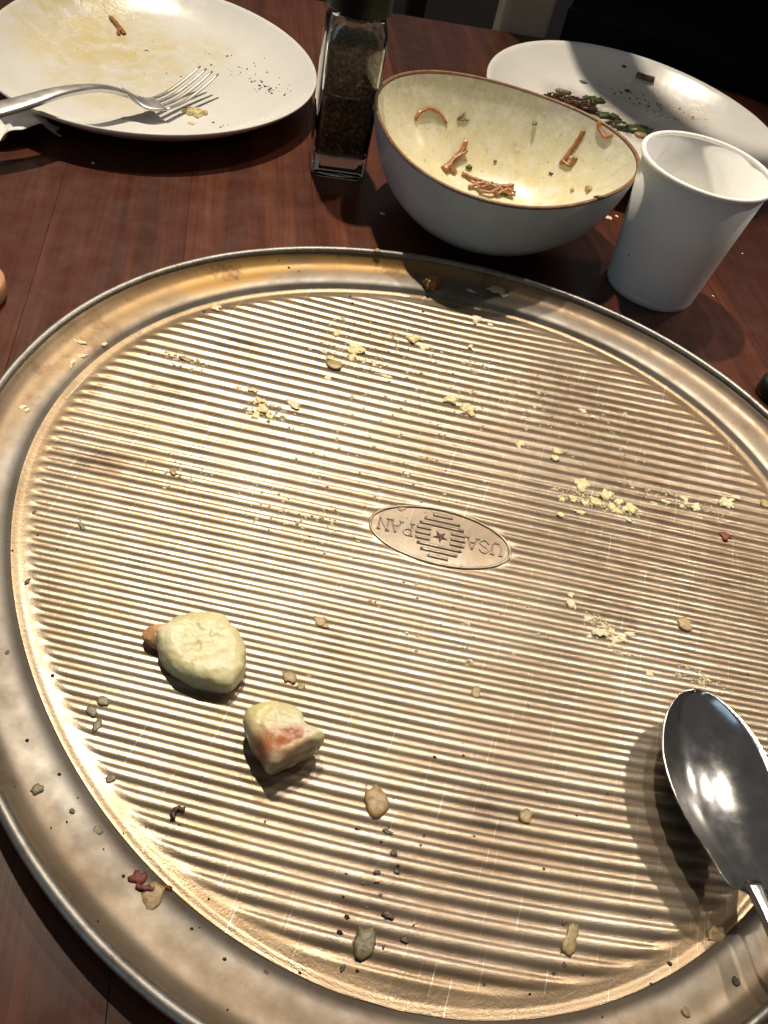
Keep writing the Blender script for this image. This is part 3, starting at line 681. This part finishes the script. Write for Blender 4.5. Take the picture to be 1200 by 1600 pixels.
XR, YD = Vector((1.0, .0)), Vector((0, -1.0))
def crumb(q, rx, ry, ang, mat, label, group, name='crumb', h=None, n=13, cat='crumb', rnd=None):
    """q = resting point; rx, ry in metres"""
    rnd = rnd or (.24 if mat in (TAN, OLIVE, BROWN) else .40)
    out = blob_outline(q, (XR, YD), rx, ry, ang, n, rnd, int(q[0]*1e5) ^ int(q[1]*1e5))
    h = h or min(rx, ry)*.75
    vs, fs = lump(out, q[2]-.0003, h, n=n*2, rough=.22 if mat in (CREAM, YELLOW, ORANGE, GREEN) else .08, seed=int(q[0]*1e4) % 17, scale=520, rings=((.92, 0), (1, .5), (.80, .95), (.42, 1.0)))
    o = mesh(name, vs, fs, mat, smooth=mat in (TAN, OLIVE, GREEN, RED))
    return tag(o, label, cat, group)
LIST = [
 # q, rx_mm, ry_mm, angle, material, label, group
 ((-0.0552,0.1695,0.0065), 3.6, 3.8, .3, ORANGE, 'orange-red flake standing on the far inner edge of the pan', None),
 ((-0.0202,0.1865,0.0077), 4.6, 2.2, -.4, PALEGREEN, 'pale green cream scrap in the shaded far rim of the pan', None),
 ((-0.0141,0.1847,0.0071), 2.2, 1.6, -.4, PALEGREEN, 'small cream scrap touching the pale green scrap on the rim', None),
 ((-0.0335,0.1778,0.0069), 2.4, 1.0, 0, PALEGREEN, 'thin pale flake on the far rim left of the pale green scrap', None),
 ((-0.0246,0.1573,0.0029), 3.0, 2.3, -.5, CREAM, 'thick cream crumb just inside the far edge of the ridges', None),
 ((-0.0255,0.1688,0.0028), 1.5, .9, 0, CREAM, 'pale crumbs beside the thick cream crumb at the far edge', 'crumbs at the far edge of the ridges'),
 ((-0.0157,0.1582,0.0029), 1.5, 1.1, 0, CREAM, 'pale crumbs beside the thick cream crumb at the far edge', 'crumbs at the far edge of the ridges'),
 ((-0.0509,0.1213,0.0031), 4.0, 2.2, -.2, YELLOW, 'flat yellow flake at the far middle of the ridges', None),
 ((-0.0439,0.1175,0.0030), 2.0, 1.2, -.2, YELLOW, 'small yellow crumb right below the flat yellow flake', None),
 ((-0.0211,0.1326,0.0029), 1.2, 1.3, 0, YELLOW, 'lone round yellow crumb below the thick cream crumb', None),
 ((-0.1502,0.0910,0.0029), 1.9, 1.6, 0, CREAM, 'blocky cream crumb at the far left end of the ridges', None),
 ((-0.1542,0.0852,0.0029), 1.2, 1.1, 0, BROWN, 'burnt brown speck left of the blocky cream crumb', None),
 ((-0.0800,0.0792,0.0030), 3.3, 2.4, -.5, TAN, 'golden tan flake, largest of the far left yellow crumbs', None),
 ((-0.0875,0.0424,0.0030), 3.0, 1.6, .1, CREAM, 'boat-shaped cream crumb right of the crumbled yellow heap', None),
 ((-0.0193,0.0843,0.0030), 3.2, 1.7, -.2, YELLOW, 'flat yellow flake, upper of a pair above the emblem', None),
 ((-0.0091,0.0817,0.0029), 3.0, 2.4, -.3, YELLOW, 'thick yellow crumb, lower of a pair above the emblem', None),
 ((0.0201,0.0706,0.0028), 1.6, 2.0, .4, YELLOW, 'narrow yellow crumb between the pair and the double crumb', None),
 ((0.0380,0.0746,0.0030), 1.9, 1.5, .3, YELLOW, 'upper half of a double yellow crumb right of centre', None),
 ((0.0380,0.0692,0.0030), 1.6, 1.4, 0, YELLOW, 'lower half of a double yellow crumb right of centre', None),
 ((0.0535,0.0573,0.0028), 3.4, 2.4, -.6, YELLOW, 'large pointed yellow flake above the crumb trail', None),
 ((0.0453,0.1122,0.0030), 1.8, 1.1, -.3, CREAM, 'small crumbs in a loose pair on the far right ridges', 'crumb pair on the far right ridges'),
 ((0.0509,0.1100,0.0028), 1.2, .9, 0, CREAM, 'small crumbs in a loose pair on the far right ridges', 'crumb pair on the far right ridges'),
 ((0.1085,0.0700,0.0030), 1.5, 1.8, 0, CREAM, 'blocky cream crumb right of the crumb trail', None),
 ((0.1237,0.0815,0.0029), 3.2, 2.0, -.7, CREAM, 'large white crumb near the right wall of the pan', None),
 ((0.1283,0.0875,0.0030), 1.9, .9, -.2, CREAM, 'thin crumb resting beside the large white crumb', None),
 ((0.1430,0.0907,0.0027), 2.0, 2.0, 0, TAN, 'tan crumb at the foot of the right wall', None),
 ((0.0597,-0.0140,0.0027), 1.9, 1.6, -.3, CREAM, 'upright cream crumb above the pale scatter near the spoon', None),
 ((0.0591,-0.0092,0.0031), 1.0, 1.2, 0, CREAM, 'tiny crumb on top of the upright cream crumb', None),
 ((0.1080,-0.0023,0.0027), 2.7, 2.2, -.7, TAN, 'triangular tan flake right of the pale scatter', None),
 ((0.0957,-0.0339,0.0030), 1.3, 1.1, 0, CREAM, 'single pale crumb up and left of the spoon tip', None),
 ((0.1235,0.0580,0.0028), 2.5, 1.7, -.2, RED, 'dark red-brown flake on the right ridges', None),
 ((-0.1349,-0.0630,0.0027), 3.6, .8, .65, OLIVE, 'long grey-green sliver on the left ridges', None),
 ((-0.1528,-0.0658,0.0027), .9, 1.1, 0, BROWN, 'burnt specks stuck at the left ends of the ridges', 'burnt specks on the left edge'),
 ((-0.1366,-0.0952,0.0030), .9, 1.6, 0, BROWN, 'burnt specks stuck at the left ends of the ridges', 'burnt specks on the left edge'),
 ((-0.1616,0.0410,0.0028), 1.2, 1.0, 0, BROWN, 'brown speck at the upper left end of the ridges', None),
 ((-0.1162,-0.0221,0.0028), 1.6, 1.2, .6, TAN, 'pale tan flake in the upper left ridges', None),
 ((-0.1451,0.0467,0.0030), 2.8, 1.0, 0, TAN, 'long tan smear of crumb by the upper left wall', None),
 ((-0.0322,-0.0656,0.0028), 2.0, 1.4, .2, TAN, 'greyish tan flake up and right of the flat dough lump', None),
 ((-0.0296,-0.0669,0.0031), 1.1, .8, 0, TAN, 'tiny flake touching the greyish tan flake', None),
 ((-0.0340,-0.0927,0.0029), 2.3, 1.5, .4, TAN, 'flat tan flakes just above the toasted dough cube', 'flakes above the toasted cube'),
 ((-0.0276,-0.0905,0.0026), 1.8, 1.0, -.4, TAN, 'flat tan flakes just above the toasted dough cube', 'flakes above the toasted cube'),
 ((-0.0286,-0.0948,0.0029), 1.2, .9, .2, TAN, 'flat tan flakes just above the toasted dough cube', 'flakes above the toasted cube'),
 ((0.0320,-0.0701,0.0028), 1.4, 2.0, 0, TAN, 'greyish flake standing between emblem and spoon', None),
 ((0.0592,-0.1091,0.0029), 2.0, 1.8, 0, TAN, 'pale tan flake left of the spoon neck', None),
 ((-0.0893,-0.1313,0.0029), 2.2, 1.0, .3, OLIVE, 'grey-olive flakes in a short row near the lower left wall', 'grey-olive flakes near the lower left wall'),
 ((-0.0849,-0.1352,0.0030), 1.1, 1.7, 0, OLIVE, 'grey-olive flakes in a short row near the lower left wall', 'grey-olive flakes near the lower left wall'),
 ((-0.0878,-0.1267,0.0029), 1.7, 1.1, 0, OLIVE, 'grey-olive flakes in a short row near the lower left wall', 'grey-olive flakes near the lower left wall'),
 ((-0.0721,-0.1494,0.0027), 1.2, 1.1, .5, OLIVE, 'lone olive flake below the row of grey-olive flakes', None),
 ((-0.0761,-0.1640,0.0069), 1.1, .8, .3, BROWN, 'dark brown fleck on the near left lip of the pan', None),
 ((-0.0665,-0.1663,0.0062), 1.3, 1.0, 0, OLIVE, 'small grey flake on the near left lip of the pan', None),
 ((-0.0890,-0.1622,0.0074), 1.5, 1.2, 0, OLIVE, 'angular grey-brown flake on the left lip of the pan', None),
 ((-0.1169,-0.1324,0.0063), .7, .8, 0, BROWN, 'dark flecks high on the left lip of the pan', 'dark flecks on the left lip'),
 ((-0.1243,-0.1249,0.0065), .8, .9, 0, BROWN, 'dark flecks high on the left lip of the pan', 'dark flecks on the left lip'),
 ((-0.0488,-0.1741,0.0064), 1.6, 1.5, .5, RED, 'glossy red-brown flake on the lower left inner edge', None),
 ((-0.0423,-0.1774,0.0060), 2.6, 2.7, 0, TAN, 'tan crumb below the glossy red-brown flake', None),
 ((0.0099,-0.1238,0.0028), 3.5, 3.4, 0, TAN, 'translucent amber scrap right of the toasted dough cube', None),
 ((0.0203,-0.1659,0.0027), 3.3, 3.3, 0, OLIVE, 'grey-brown scrap near the front end of the ridges', None),
 ((0.0804,-0.1422,0.0026), 1.7, 4.0, .1, TAN, 'upright tan shard on the front right ridges', None),
 ((0.0777,-0.1377,0.0028), .8, 1.1, .4, BROWN, 'dark tip fleck just above the upright tan shard', None),
 ((0.0797,-0.1499,0.0029), .9, .9, 0, BROWN, 'two dark flecks just below the upright tan shard', 'dark flecks under the tan shard'),
 ((0.0770,-0.1531,0.0028), .6, .7, 0, BROWN, 'two dark flecks just below the upright tan shard', 'dark flecks under the tan shard'),
 ((0.1261,-0.1232,0.0028), 2.2, 2.2, .4, TAN, 'tan brown scrap at the front right end of the ridges', None),
 ((0.1311,-0.1369,0.0070), 1.7, 1.5, .5, BROWN, 'dark brown scrap on the front right lip of the pan', None),
 ((0.1161,-0.1510,0.0072), 1.1, .9, 0, TAN, 'small tan fleck on the front lip of the pan', None),
 ((-0.0039,-0.1841,0.0057), 1.2, 1.0, .8, BROWN, 'dark jagged fleck on the front lip of the pan', None),
 ((0.0164,-0.1743,0.0028), .9, 1.2, 0, BROWN, 'dark jagged fleck left of the grey-brown scrap', None),
 ((-0.0903,0.1729,0.0150), 1.7, 1.2, 0, TAN, 'tan crumb perched on the far rolled rim of the pan', None),
 ((-0.0212,0.0039,0.0028), 2.0, 1.1, .2, TAN, 'tan crumb lying on the upper left of the oval emblem', None),
 ((-0.1059,0.2387,0.0005), 1.2, 1.0, 0, CREAM, 'white crumb on the table in the shadow of the bowl', None),
 ((0.0315,0.3312,0.0005), 2.6, 1.8, 0, CREAM, 'white crumbs on the table between bowl and cup', 'crumbs between bowl and cup'),
 ((0.0372,0.3383,0.0005), 1.2, 1.1, 0, CREAM, 'white crumbs on the table between bowl and cup', 'crumbs between bowl and cup'),
 ((0.1096,0.2749,0.0005), .5, .5, 0, CREAM, 'tiny white specks on the table right of the cup', 'specks right of the cup'),
 ((0.1280,0.3451,0.0005), .6, .5, 0, CREAM, 'tiny white specks on the table right of the cup', 'specks right of the cup'),
 ((-0.2761,0.1851,0.0005), 1.1, .7, .4, CREAM, 'white speck on the table below the left plate', None),
]
for xy, rx, ry, an in (((-0.0743,0.0976,0.0028), 3.2, 2.3, 0), ((-0.0747,0.0895,0.0028), 2.1, 1.8, 0), ((-0.0882,0.1043,0.0029), 1.4, 1.8, 0), ((-0.0888,0.0870,0.0028), 1.5, 1.1, .3), ((-0.0842,0.0839,0.0028), 1.9, 1.3, 0), ((-0.0794,0.0684,0.0029), 1.8, 1.0, .3), ((-0.0630,0.0910,0.0030), 1.1, 1.5, 0), ((-0.0537,0.0849,0.0030), 2.1, .7, -.2)):
    LIST.append((xy, rx, ry, an, YELLOW, 'yellow crumbs clustered round the golden tan flake', 'yellow crumbs round the golden tan flake'))
for xy, rx, ry, an in (((-0.1025,0.0371,0.0029), 2.2, 1.1, -.2), ((-0.0985,0.0322,0.0030), 2.0, 1.7, 0), ((-0.0998,0.0273,0.0027), 1.9, 1.4, 0), ((-0.0939,0.0290,0.0029), 1.6, 1.0, 0), ((-0.1080,0.0420,0.0031), 2.0, .7, 0), ((-0.1151,0.0409,0.0028), 1.9, .7, 0)):
    LIST.append((xy, rx, ry, an, YELLOW, 'yellow crumbs of the crumbled heap on the left far ridges', 'crumbled yellow heap'))
for xy, rx, ry, an in (((0.0459,0.0439,0.0028), 1.4, 1.1, 0), ((0.0508,0.0463,0.0029), 1.8, 1.2, 0), ((0.0611,0.0502,0.0030), 2.9, 1.4, 0), ((0.0661,0.0570,0.0029), 2.4, 2.1, .3), ((0.0714,0.0550,0.0030), 2.1, 1.9, 0), ((0.0779,0.0537,0.0028), 2.8, 1.7, -.2), ((0.0721,0.0488,0.0030), 1.6, 1.0, 0), ((0.0469,0.0342,0.0030), 1.6, .9, 0), ((0.0549,0.0396,0.0030), 2.2, .7, 0), ((0.0689,0.0509,0.0028), 1.5, 1.2, 0), ((0.0564,0.0467,0.0027), 1.5, 1.1, .4)):
    LIST.append((xy, rx, ry, an, YELLOW, 'yellow crumbs in the trail right of the oval emblem', 'crumb trail right of the emblem'))
for xy, rx, ry, an in (((0.1029,0.0737,0.0029), 2.1, .9, -.1), ((0.0945,0.0672,0.0027), 2.1, .7, 0), ((0.0885,0.0631,0.0029), 1.7, .6, 0), ((0.0781,0.0458,0.0029), 1.0, .7, 0)):
    LIST.append((xy, rx, ry, an, CREAM, 'small white crumbs strung out towards the right wall', 'white crumbs strung to the right wall'))
for xy, rx, ry, an in (((0.0680,-0.0177,0.0026), 2.0, .9, -.5), ((0.0741,-0.0229,0.0030), 3.0, 1.3, -.4), ((0.0800,-0.0241,0.0029), 1.7, 1.3, 0), ((0.0858,-0.0179,0.0030), 1.8, .9, -.3), ((0.0831,-0.0220,0.0028), 2.0, 1.0, -.2), ((0.0698,-0.0264,0.0027), 1.1, .8, 0), ((0.0778,-0.0198,0.0029), 1.3, .8, 0)):
    LIST.append((xy, rx, ry, an, CREAM, 'pale crumbs of the smeared scatter between emblem and spoon', 'pale scatter between emblem and spoon'))
for xy, rx, ry, an in (((-0.1891,0.0285,0.0072), 2.3, .8, -.2), ((-0.1851,0.0208,0.0063), 2.2, .7, -.5), ((-0.1850,0.0138,0.0065), .8, 2.1, -.3), ((-0.1805,0.0339,0.0056), .8, 1.2, .3), ((-0.1869,-0.0211,0.0069), .9, 1.7, .4), ((-0.1844,-0.0216,0.0069), .9, .7, 0)):
    LIST.append((xy, rx, ry, an, CREAM, 'thin cream slivers stuck on the far left wall of the pan', 'cream slivers on the left wall'))
for xy, rx, ry, an in (((0.0206,-0.1378,0.0029), 1.5, 1.1, 0), ((0.0174,-0.1452,0.0030), 1.2, .8, 0), ((0.0231,-0.1429,0.0029), 1.2, .8, 0), ((0.0143,-0.1496,0.0026), .8, 1.4, 0), ((0.0206,-0.1515,0.0026), .9, .9, 0), ((0.0176,-0.1556,0.0025), .8, .8, 0), ((0.0247,-0.1560,0.0031), 2.5, 1.0, -.1), ((0.0312,-0.1607,0.0030), 1.6, .8, 0), ((0.0259,-0.1648,0.0031), .6, .8, 0), ((0.0166,-0.1320,0.0029), 2.0, .8, 0), ((0.0074,-0.1348,0.0029), .9, .8, 0)):
    LIST.append((xy, rx, ry, an, BROWN, 'dark brown flecks in a column at the front of the ridges', 'brown fleck column at the front'))
from collections import defaultdict
ORD = ('', 'second ', 'third ', 'fourth ', 'fifth ', 'sixth ', 'seventh ', 'eighth ', 'ninth ', 'tenth ', 'eleventh ')
PHR = {'crumbs at the far edge of the ridges': 'pale crumb {} beside the thick cream crumb at the far edge', 'crumb pair on the far right ridges': 'small cream crumb {} in the pair on the far right ridges',
 'burnt specks on the left edge': 'burnt speck {} stuck at the left ends of the ridges', 'flakes above the toasted cube': 'flat tan flake {} in the trio above the toasted dough cube',
 'grey-olive flakes near the lower left wall': 'grey-olive flake {} in the row near the lower left wall', 'dark flecks on the left lip': 'dark fleck {} of two high on the left pan lip',
 'dark flecks under the tan shard': 'dark fleck {} of two below the upright tan shard', 'crumbs between bowl and cup': 'white crumb {} on the table between bowl and cup',
 'specks right of the cup': 'tiny white speck {} on the table right of the cup', 'yellow crumbs round the golden tan flake': 'yellow crumb {} in the cluster round the golden tan flake',
 'crumbled yellow heap': 'yellow crumb {} in the crumbled heap on the left', 'crumb trail right of the emblem': 'yellow crumb {} in the trail right of the emblem',
 'white crumbs strung to the right wall': 'white crumb {} in the string towards the right wall', 'pale scatter between emblem and spoon': 'pale crumb {} in the scatter above the spoon tip',
 'cream slivers on the left wall': 'thin cream sliver {} on the left pan wall', 'brown fleck column at the front': 'dark brown fleck {} in the column at the front'}
CI = M.inverted()
def img_x(q): v = CI @ Vector(q); return v.x/-v.z
def img_y(q): v = CI @ Vector(q); return v.y/v.z
byg = defaultdict(list)
for k, e in enumerate(LIST):
    if e[6]: byg[e[6]].append(k)
for g_, ks_ in byg.items():
    vert = g_ in ('brown fleck column at the front', 'burnt specks on the left edge', 'dark flecks under the tan shard')
    for r_, k in enumerate(sorted(ks_, key=lambda k: (img_y if vert else img_x)(LIST[k][0]))):
        e = list(LIST[k]); e[5] = PHR[g_].format(('topmost' if r_ == 0 else ORD[r_]+'from the top') if vert else ('leftmost' if r_ == 0 else ORD[r_]+'from the left')); LIST[k] = tuple(e)
for q, rx, ry, an, mat, lab, grp in LIST:
    crumb(q, rx*.001*(.8 if mat is BROWN else 1.22), ry*.001*(1. if mat is BROWN else 1.5), an, mat, lab, grp, h=min(rx, ry)*.001*(.45 if mat in (BROWN, TAN, OLIVE) else 1.5 if mat is ORANGE else .62),
          name='crumb' if mat in (CREAM, YELLOW) else 'food_flake', cat='crumb' if mat in (CREAM, YELLOW) else 'food flake')
# curled strips on the pan
def ribbon(pts, w, th, mat, label, group=None, name='fried_strip', cat='fried strip', **kw):
    vs, fs = strip(pts, w, th, jitter=kw.pop('jitter', .0006), **kw)
    return tag(mesh(name, vs, fs, mat), label, cat, group)
ribbon([(-0.0480,-0.1762,0.0068), (-0.0444,-0.1757,0.0069), (-0.0420,-0.1735,0.0054), (-0.0388,-0.1726,0.0035)], .0008, .0005, RED, 'thin red-brown string by the lower left inner edge', name='food_string', cat='food string')
ribbon([(-0.0482,-0.1539,0.0035), (-0.0490,-0.1519,0.0037), (-0.0483,-0.1504,0.0034), (-0.0460,-0.1501,0.0034)], .0008, .0005, BROWN, 'dark hooked curl on the lower left ridges', name='food_string', cat='food string')
# crumbs too small and many to count
def dust(name, spots, mat, label, cat, zf, rmin, rmax, seed):
    rn = random.Random(seed); parts = []
    for (q, rad, n, st, an) in spots:
        for _ in range(n):
            a0 = rn.random()*2*math.pi; d = rad*rn.random()**.7
            x, y = d*math.cos(a0), d*math.sin(a0)*st
            x, y = q[0]+x*math.cos(an)-y*math.sin(an), q[1]+x*math.sin(an)+y*math.cos(an)
            r = rn.uniform(rmin, rmax)*(1+1.2*rn.random()**4); z = zf(x, y)
            vs = [Vector((x+r*rn.uniform(.6, 1.2)*math.cos(t)*1.2, y+r*rn.uniform(.6, 1.2)*math.sin(t), z-r*.3)) for t in (0, 1.25, 2.5, 3.8, 5.0)] + [Vector((x+r*rn.uniform(-.4, .4), y+r*rn.uniform(-.4, .4), z+r*rn.uniform(.4, .9)))]
            parts.append((vs, [(0, 1, 5), (1, 2, 5), (2, 3, 5), (3, 4, 5), (4, 0, 5), (4, 3, 2, 1, 0)]))
    vs, fs = join(parts); return tag(mesh(name, vs, fs, mat, smooth=False), label, cat, kind='stuff')
dust('crumb_dust', [((-0.0713,0.0909,0.0029), .022, 78, .5, 0), ((-0.0986,0.0319,0.0027), .012, 120, .6, 0), ((0.0612,0.0493,0.0030), .022, 210, .22, .05), ((0.0768,-0.0219,0.0028), .014, 102, .4, -.5), ((0.1000,0.0705,0.0027), .03, 120, .2, 0),
   ((-0.0393,0.0353,0.0030), .05, 180, .8, 0), ((0.0263,0.1020,0.0030), .06, 180, .6, 0), ((-0.1442,0.0448,0.0028), .014, 60, .4, 0), ((-0.1134,-0.0219,0.0027), .018, 60, .7, 0), ((-0.0579,-0.0217,0.0029), .03, 90, .5, 0), ((0.0121,-0.0383,0.0027), .045, 75, .6, 0), ((0.1175,-0.0272,0.0028), .012, 54, .4, 0), ((-0.0462,0.1000,0.0029), .06, 180, .5, 0)],
   CREAM, 'pale crumb dust sprinkled over the ridged pan floor', 'crumb dust', lambda x, y: .0026+AMP*.7, .00022, .00075, 3)
dust('burnt_specks', [((0.0216,-0.1512,0.0028), .016, 15, 1.6, 0), ((-0.0913,-0.1509,0.0065), .02, 7, 1.6, .4), ((-0.0281,-0.1807,0.0064), .05, 8, .5, -.5), ((-0.0635,-0.1718,0.0067), .03, 7, .6, -.8), ((-0.1427,-0.0789,0.0029), .012, 4, 2, 0), ((-0.1114,0.1395,0.0054), .08, 8, .12, .1), ((0.1033,-0.1473,0.0029), .05, 8, .4, .4), ((0.0326,-0.1142,0.0027), .09, 12, .5, 0)],
   BROWN, 'dark burnt specks stuck to the pan', 'burnt specks', lambda x, y: pan_z(x, y), .0002, .0005, 5)
dust('pepper_specks', [((-0.2416,0.3481,0.0058), .034, 34, .5, -.3), ((-0.2284,0.3407,0.0067), .012, 22, .5, -.3), ((-0.2738,0.3739,0.0056), .03, 12, .6, 0), ((-0.3218,0.3358,0.0053), .06, 14, .6, 0), ((-0.2431,0.2679,0.0057), .02, 8, .3, 0)],
   BROWN, 'dark pepper specks on the right of the left plate', 'pepper specks', plate_l_z, .0003, .0007, 9)
dust('pepper_specks', [((0.0363,0.5402,0.0065), .03, 34, .4, -.5), ((0.0752,0.5359,0.0092), .02, 12, .4, -.5), ((0.0182,0.5467,0.0069), .03, 14, .8, 0)],
   BROWN, 'dark specks scattered over the plate behind the bowl', 'pepper specks', plate_r_z, .0003, .0007, 11)
# left plate scraps
ribbon([(-0.3703,0.3697,0.0084), (-0.3640,0.3652,0.0078), (-0.3563,0.3591,0.0071), (-0.3501,0.3536,0.0064)], 0.00172, 0.00072, ORANGE, 'orange-brown forked strip on the sauce of the left plate')
ribbon([(-0.3574,0.3609,0.0072), (-0.3553,0.3544,0.0069), (-0.3522,0.3498,0.0064)], 0.00125, 0.00065, ORANGE, 'short side prong of the forked strip on the left plate')
crumb((-0.2533,0.2744,0.0054), .0075, .0050, -.4, YELLOW, 'yellow food blob on the left plate below the fork tines', None, 'food_blob', h=.003, n=14, cat='food blob')
crumb((-0.2489,0.2592,0.0058), .0026, .0012, 0, YELLOW, 'small yellow scrap just under the yellow blob', None, 'food_blob', h=.001, cat='food blob')
for q, lab in (((-0.3424,0.3325,0.0052), 'dark herb fleck, left of two below the forked strip'), ((-0.3246,0.3409,0.0053), 'dark herb fleck, right of two below the forked strip')):
    crumb(q, .0022, .0011, 0, GREEN, lab, None, 'herb_fleck', h=.0005, cat='herb fleck')
# right plate scraps
ribbon([(0.0197,0.5727,0.0173), (0.0257,0.5716,0.0173), (0.0355,0.5719,0.0174)], .0036, .0020, simple('brown_crust', (.16, .065, .04), .4, .4, 200, .5), 'chunky brown strip on the right-hand white plate')
for q, rx, ry, lab in (((0.0069,0.5773,0.0186), .0022, .0022, 'upper dark fleck on the plate behind the bowl'), ((0.0167,0.5537,0.0085), .0028, .0024, 'middle dark fleck on the plate behind the bowl')):
    crumb(q, rx, ry, 0, BROWN, lab, None, 'herb_fleck', h=.001, cat='herb fleck')
crumb((-0.0219,0.4915,0.0058), .022, .010, -.3, simple('brown_sauce_remnant', (.075, .034, .016), .25, .5, 120, .5, .001), 'dark brown sauced remnant on the plate behind the bowl', None, 'food_remnant', h=.005, n=24, cat='food remnant', rnd=.38)
crumb((0.0085,0.4906,0.0060), .011, .004, -.4, GREEN, 'dark green leaf, left of two at the bowl rim', None, 'salad_leaf', h=.003, n=14, cat='leaf')
crumb((0.0317,0.4796,0.0058), .016, .006, -.5, GREEN, 'dark green leaf, right of two beside the cup', None, 'salad_leaf', h=.004, n=16, cat='leaf')
for q_, rx_, ry_, an_, mt_, lb_ in (((-0.0085,0.5137,0.0058), .010, .005, -.6, GREEN, 'crumpled green leaf on top of the brown remnant behind the bowl'), ((-0.0333,0.5088,0.0063), .007, .003, -.2, OLIVE, 'grey-olive shred at the far side of the brown remnant'),
        ((0.0181,0.4807,0.0058), .009, .004, -.5, BROWN, 'dark brown scrap between the two green leaves on the right plate'), ((0.0378,0.4732,0.0059), .007, .004, -.4, TAN, 'tan scrap by the cup lip on the right plate')):
    crumb(q_, rx_, ry_, an_, mt_, lb_, None, 'salad_leaf' if mt_ is GREEN else 'food_flake', h=.003, n=14, cat='leaf' if mt_ is GREEN else 'food flake', rnd=.4)
crumb((-0.0222,0.5412,0.0085), .0040, .0020, -.2, OLIVE, 'small grey-olive scrap in the shaded part of the right plate', None, 'food_flake', h=.001, cat='food flake')
# strips and bits inside the bowl
SG = None
ribbon([(-0.1110,0.3026,0.0350), (-0.1100,0.3070,0.0388), (-0.1049,0.3145,0.0402), (-0.0981,0.3185,0.0375), (-0.0925,0.3191,0.0326)], 0.00133, 0.00084, ORANGE, 'arched orange-brown strip on the left inside of the bowl')
ribbon([(-0.0768,0.3176,0.0263), (-0.0770,0.3127,0.0212), (-0.0800,0.3044,0.0164), (-0.0831,0.2956,0.0128)], 0.00187, 0.00111, ORANGE, 'clumped orange strip standing below the arched strip', wf=lambda t: .7+.9*t)
ribbon([(-0.0790,0.3094,0.0200), (-0.0804,0.3004,0.0153), (-0.0756,0.2991,0.0120)], 0.00172, 0.00098, ORANGE, 'short orange strip leaning on the clumped strip')
ribbon([(-0.0718,0.3016,0.0122), (-0.0610,0.3011,0.0115), (-0.0475,0.3018,0.0116), (-0.0362,0.3064,0.0129)], 0.00140, 0.00084, ORANGE, 'long orange strip lying along the front of the bowl')
ribbon([(-0.0640,0.2924,0.0089), (-0.0550,0.2986,0.0119), (-0.0397,0.2982,0.0108), (-0.0339,0.2972,0.0101)], 0.00125, 0.00078, ORANGE, 'crossing orange strip at the front of the bowl, under the rim')
ribbon([(-0.0051,0.3306,0.0510), (-0.0063,0.3280,0.0448), (-0.0089,0.3243,0.0376), (-0.0118,0.3204,0.0303)], 0.00156, 0.00091, ORANGE, 'straight brown strip on the right inside of the bowl')
ribbon([(-0.0119,0.3217,0.0324), (-0.0059,0.3185,0.0321), (-0.0037,0.3214,0.0370)], 0.00172, 0.00104, ORANGE, 'stubby brown piece at the foot of the straight strip')
ribbon([(0.0023,0.3312,0.0590), (0.0044,0.3280,0.0558), (0.0095,0.3232,0.0542), (0.0134,0.3220,0.0568)], 0.00156, 0.00091, ORANGE, 'hooked brown strip at the right inner wall of the bowl')
ribbon([(-0.0567,0.2919,0.0093), (-0.0483,0.2931,0.0102), (-0.0435,0.3012,0.0123), (-0.0364,0.3025,0.0118)], .0013, .0008, ORANGE, 'thin curled strip on top of the crossing strips in the bowl')
ribbon([(-0.0641,0.2976,0.0111), (-0.0559,0.2945,0.0107), (-0.0501,0.3017,0.0126)], .0011, .0007, ORANGE, 'thin short strip at the left end of the crossing strips')
ribbon([(-0.0449,0.2937,0.0088), (-0.0403,0.2994,0.0119), (-0.0334,0.3015,0.0115)], .0011, .0007, ORANGE, 'thin short strip at the right end of the crossing strips')
ribbon([(-0.0812,0.2970,0.0147), (-0.0791,0.3055,0.0189), (-0.0737,0.3138,0.0218)], .0011, .0007, ORANGE, 'thin strip lying across the clumped strip')
ribbon([(-0.0834,0.3282,0.0390), (-0.0865,0.3241,0.0356), (-0.0796,0.3276,0.0356)], .0008, .0006, OLIVE, 'faint forked herb shred right of the arched strip', name='herb_shred', cat='herb shred')
for q, rx, ry, mat, lab in (((0.0118,0.2986,0.0294), .0030, .0034, TAN, 'amber chunk at the right front inside the bowl'), ((0.0017,0.3038,0.0237), .0017, .0026, TAN, 'small amber chunk left of the larger amber chunk in the bowl'),
        ((-0.0689,0.3083,0.0139), .0020, .0020, GREEN, 'green herb bit beside the clumped strip in the bowl'), ((-0.0376,0.3357,0.0436), .0018, .0030, OLIVE, 'grey sliver high on the back wall inside the bowl'),
        ((-0.0401,0.2986,0.0087), .0022, .0014, GREEN, 'green herb bit on the crossing strip in the bowl'), ((-0.0151,0.3163,0.0238), .0018, .0013, GREEN, 'green herb fleck low on the right inside of the bowl'),
        ((-0.0539,0.3178,0.0194), .0013, .0010, GREEN, 'green herb fleck in the middle of the bowl'), ((-0.0065,0.3230,0.0354), .0020, .0016, CREAM, 'cream bead on the stubby brown piece in the bowl')):
    crumb(q, rx, ry, 0, mat, lab, None, 'herb_fleck' if mat is GREEN else 'food_flake', h=min(rx, ry)*.8, cat='herb fleck' if mat is GREEN else 'food flake')
crumb((.0466,.2410,.0256), .0006, .0010, .3, BROWN, 'dark fleck stuck to the outside of the paper cup', None, 'food_flake', h=.0005, cat='food flake')
crumb((0.0170,0.2254,0.0596), .0030, .0015, -.3, GREEN, 'green herb bit stuck on the front rim of the bowl', None, 'herb_fleck', h=.0012, cat='herb fleck')
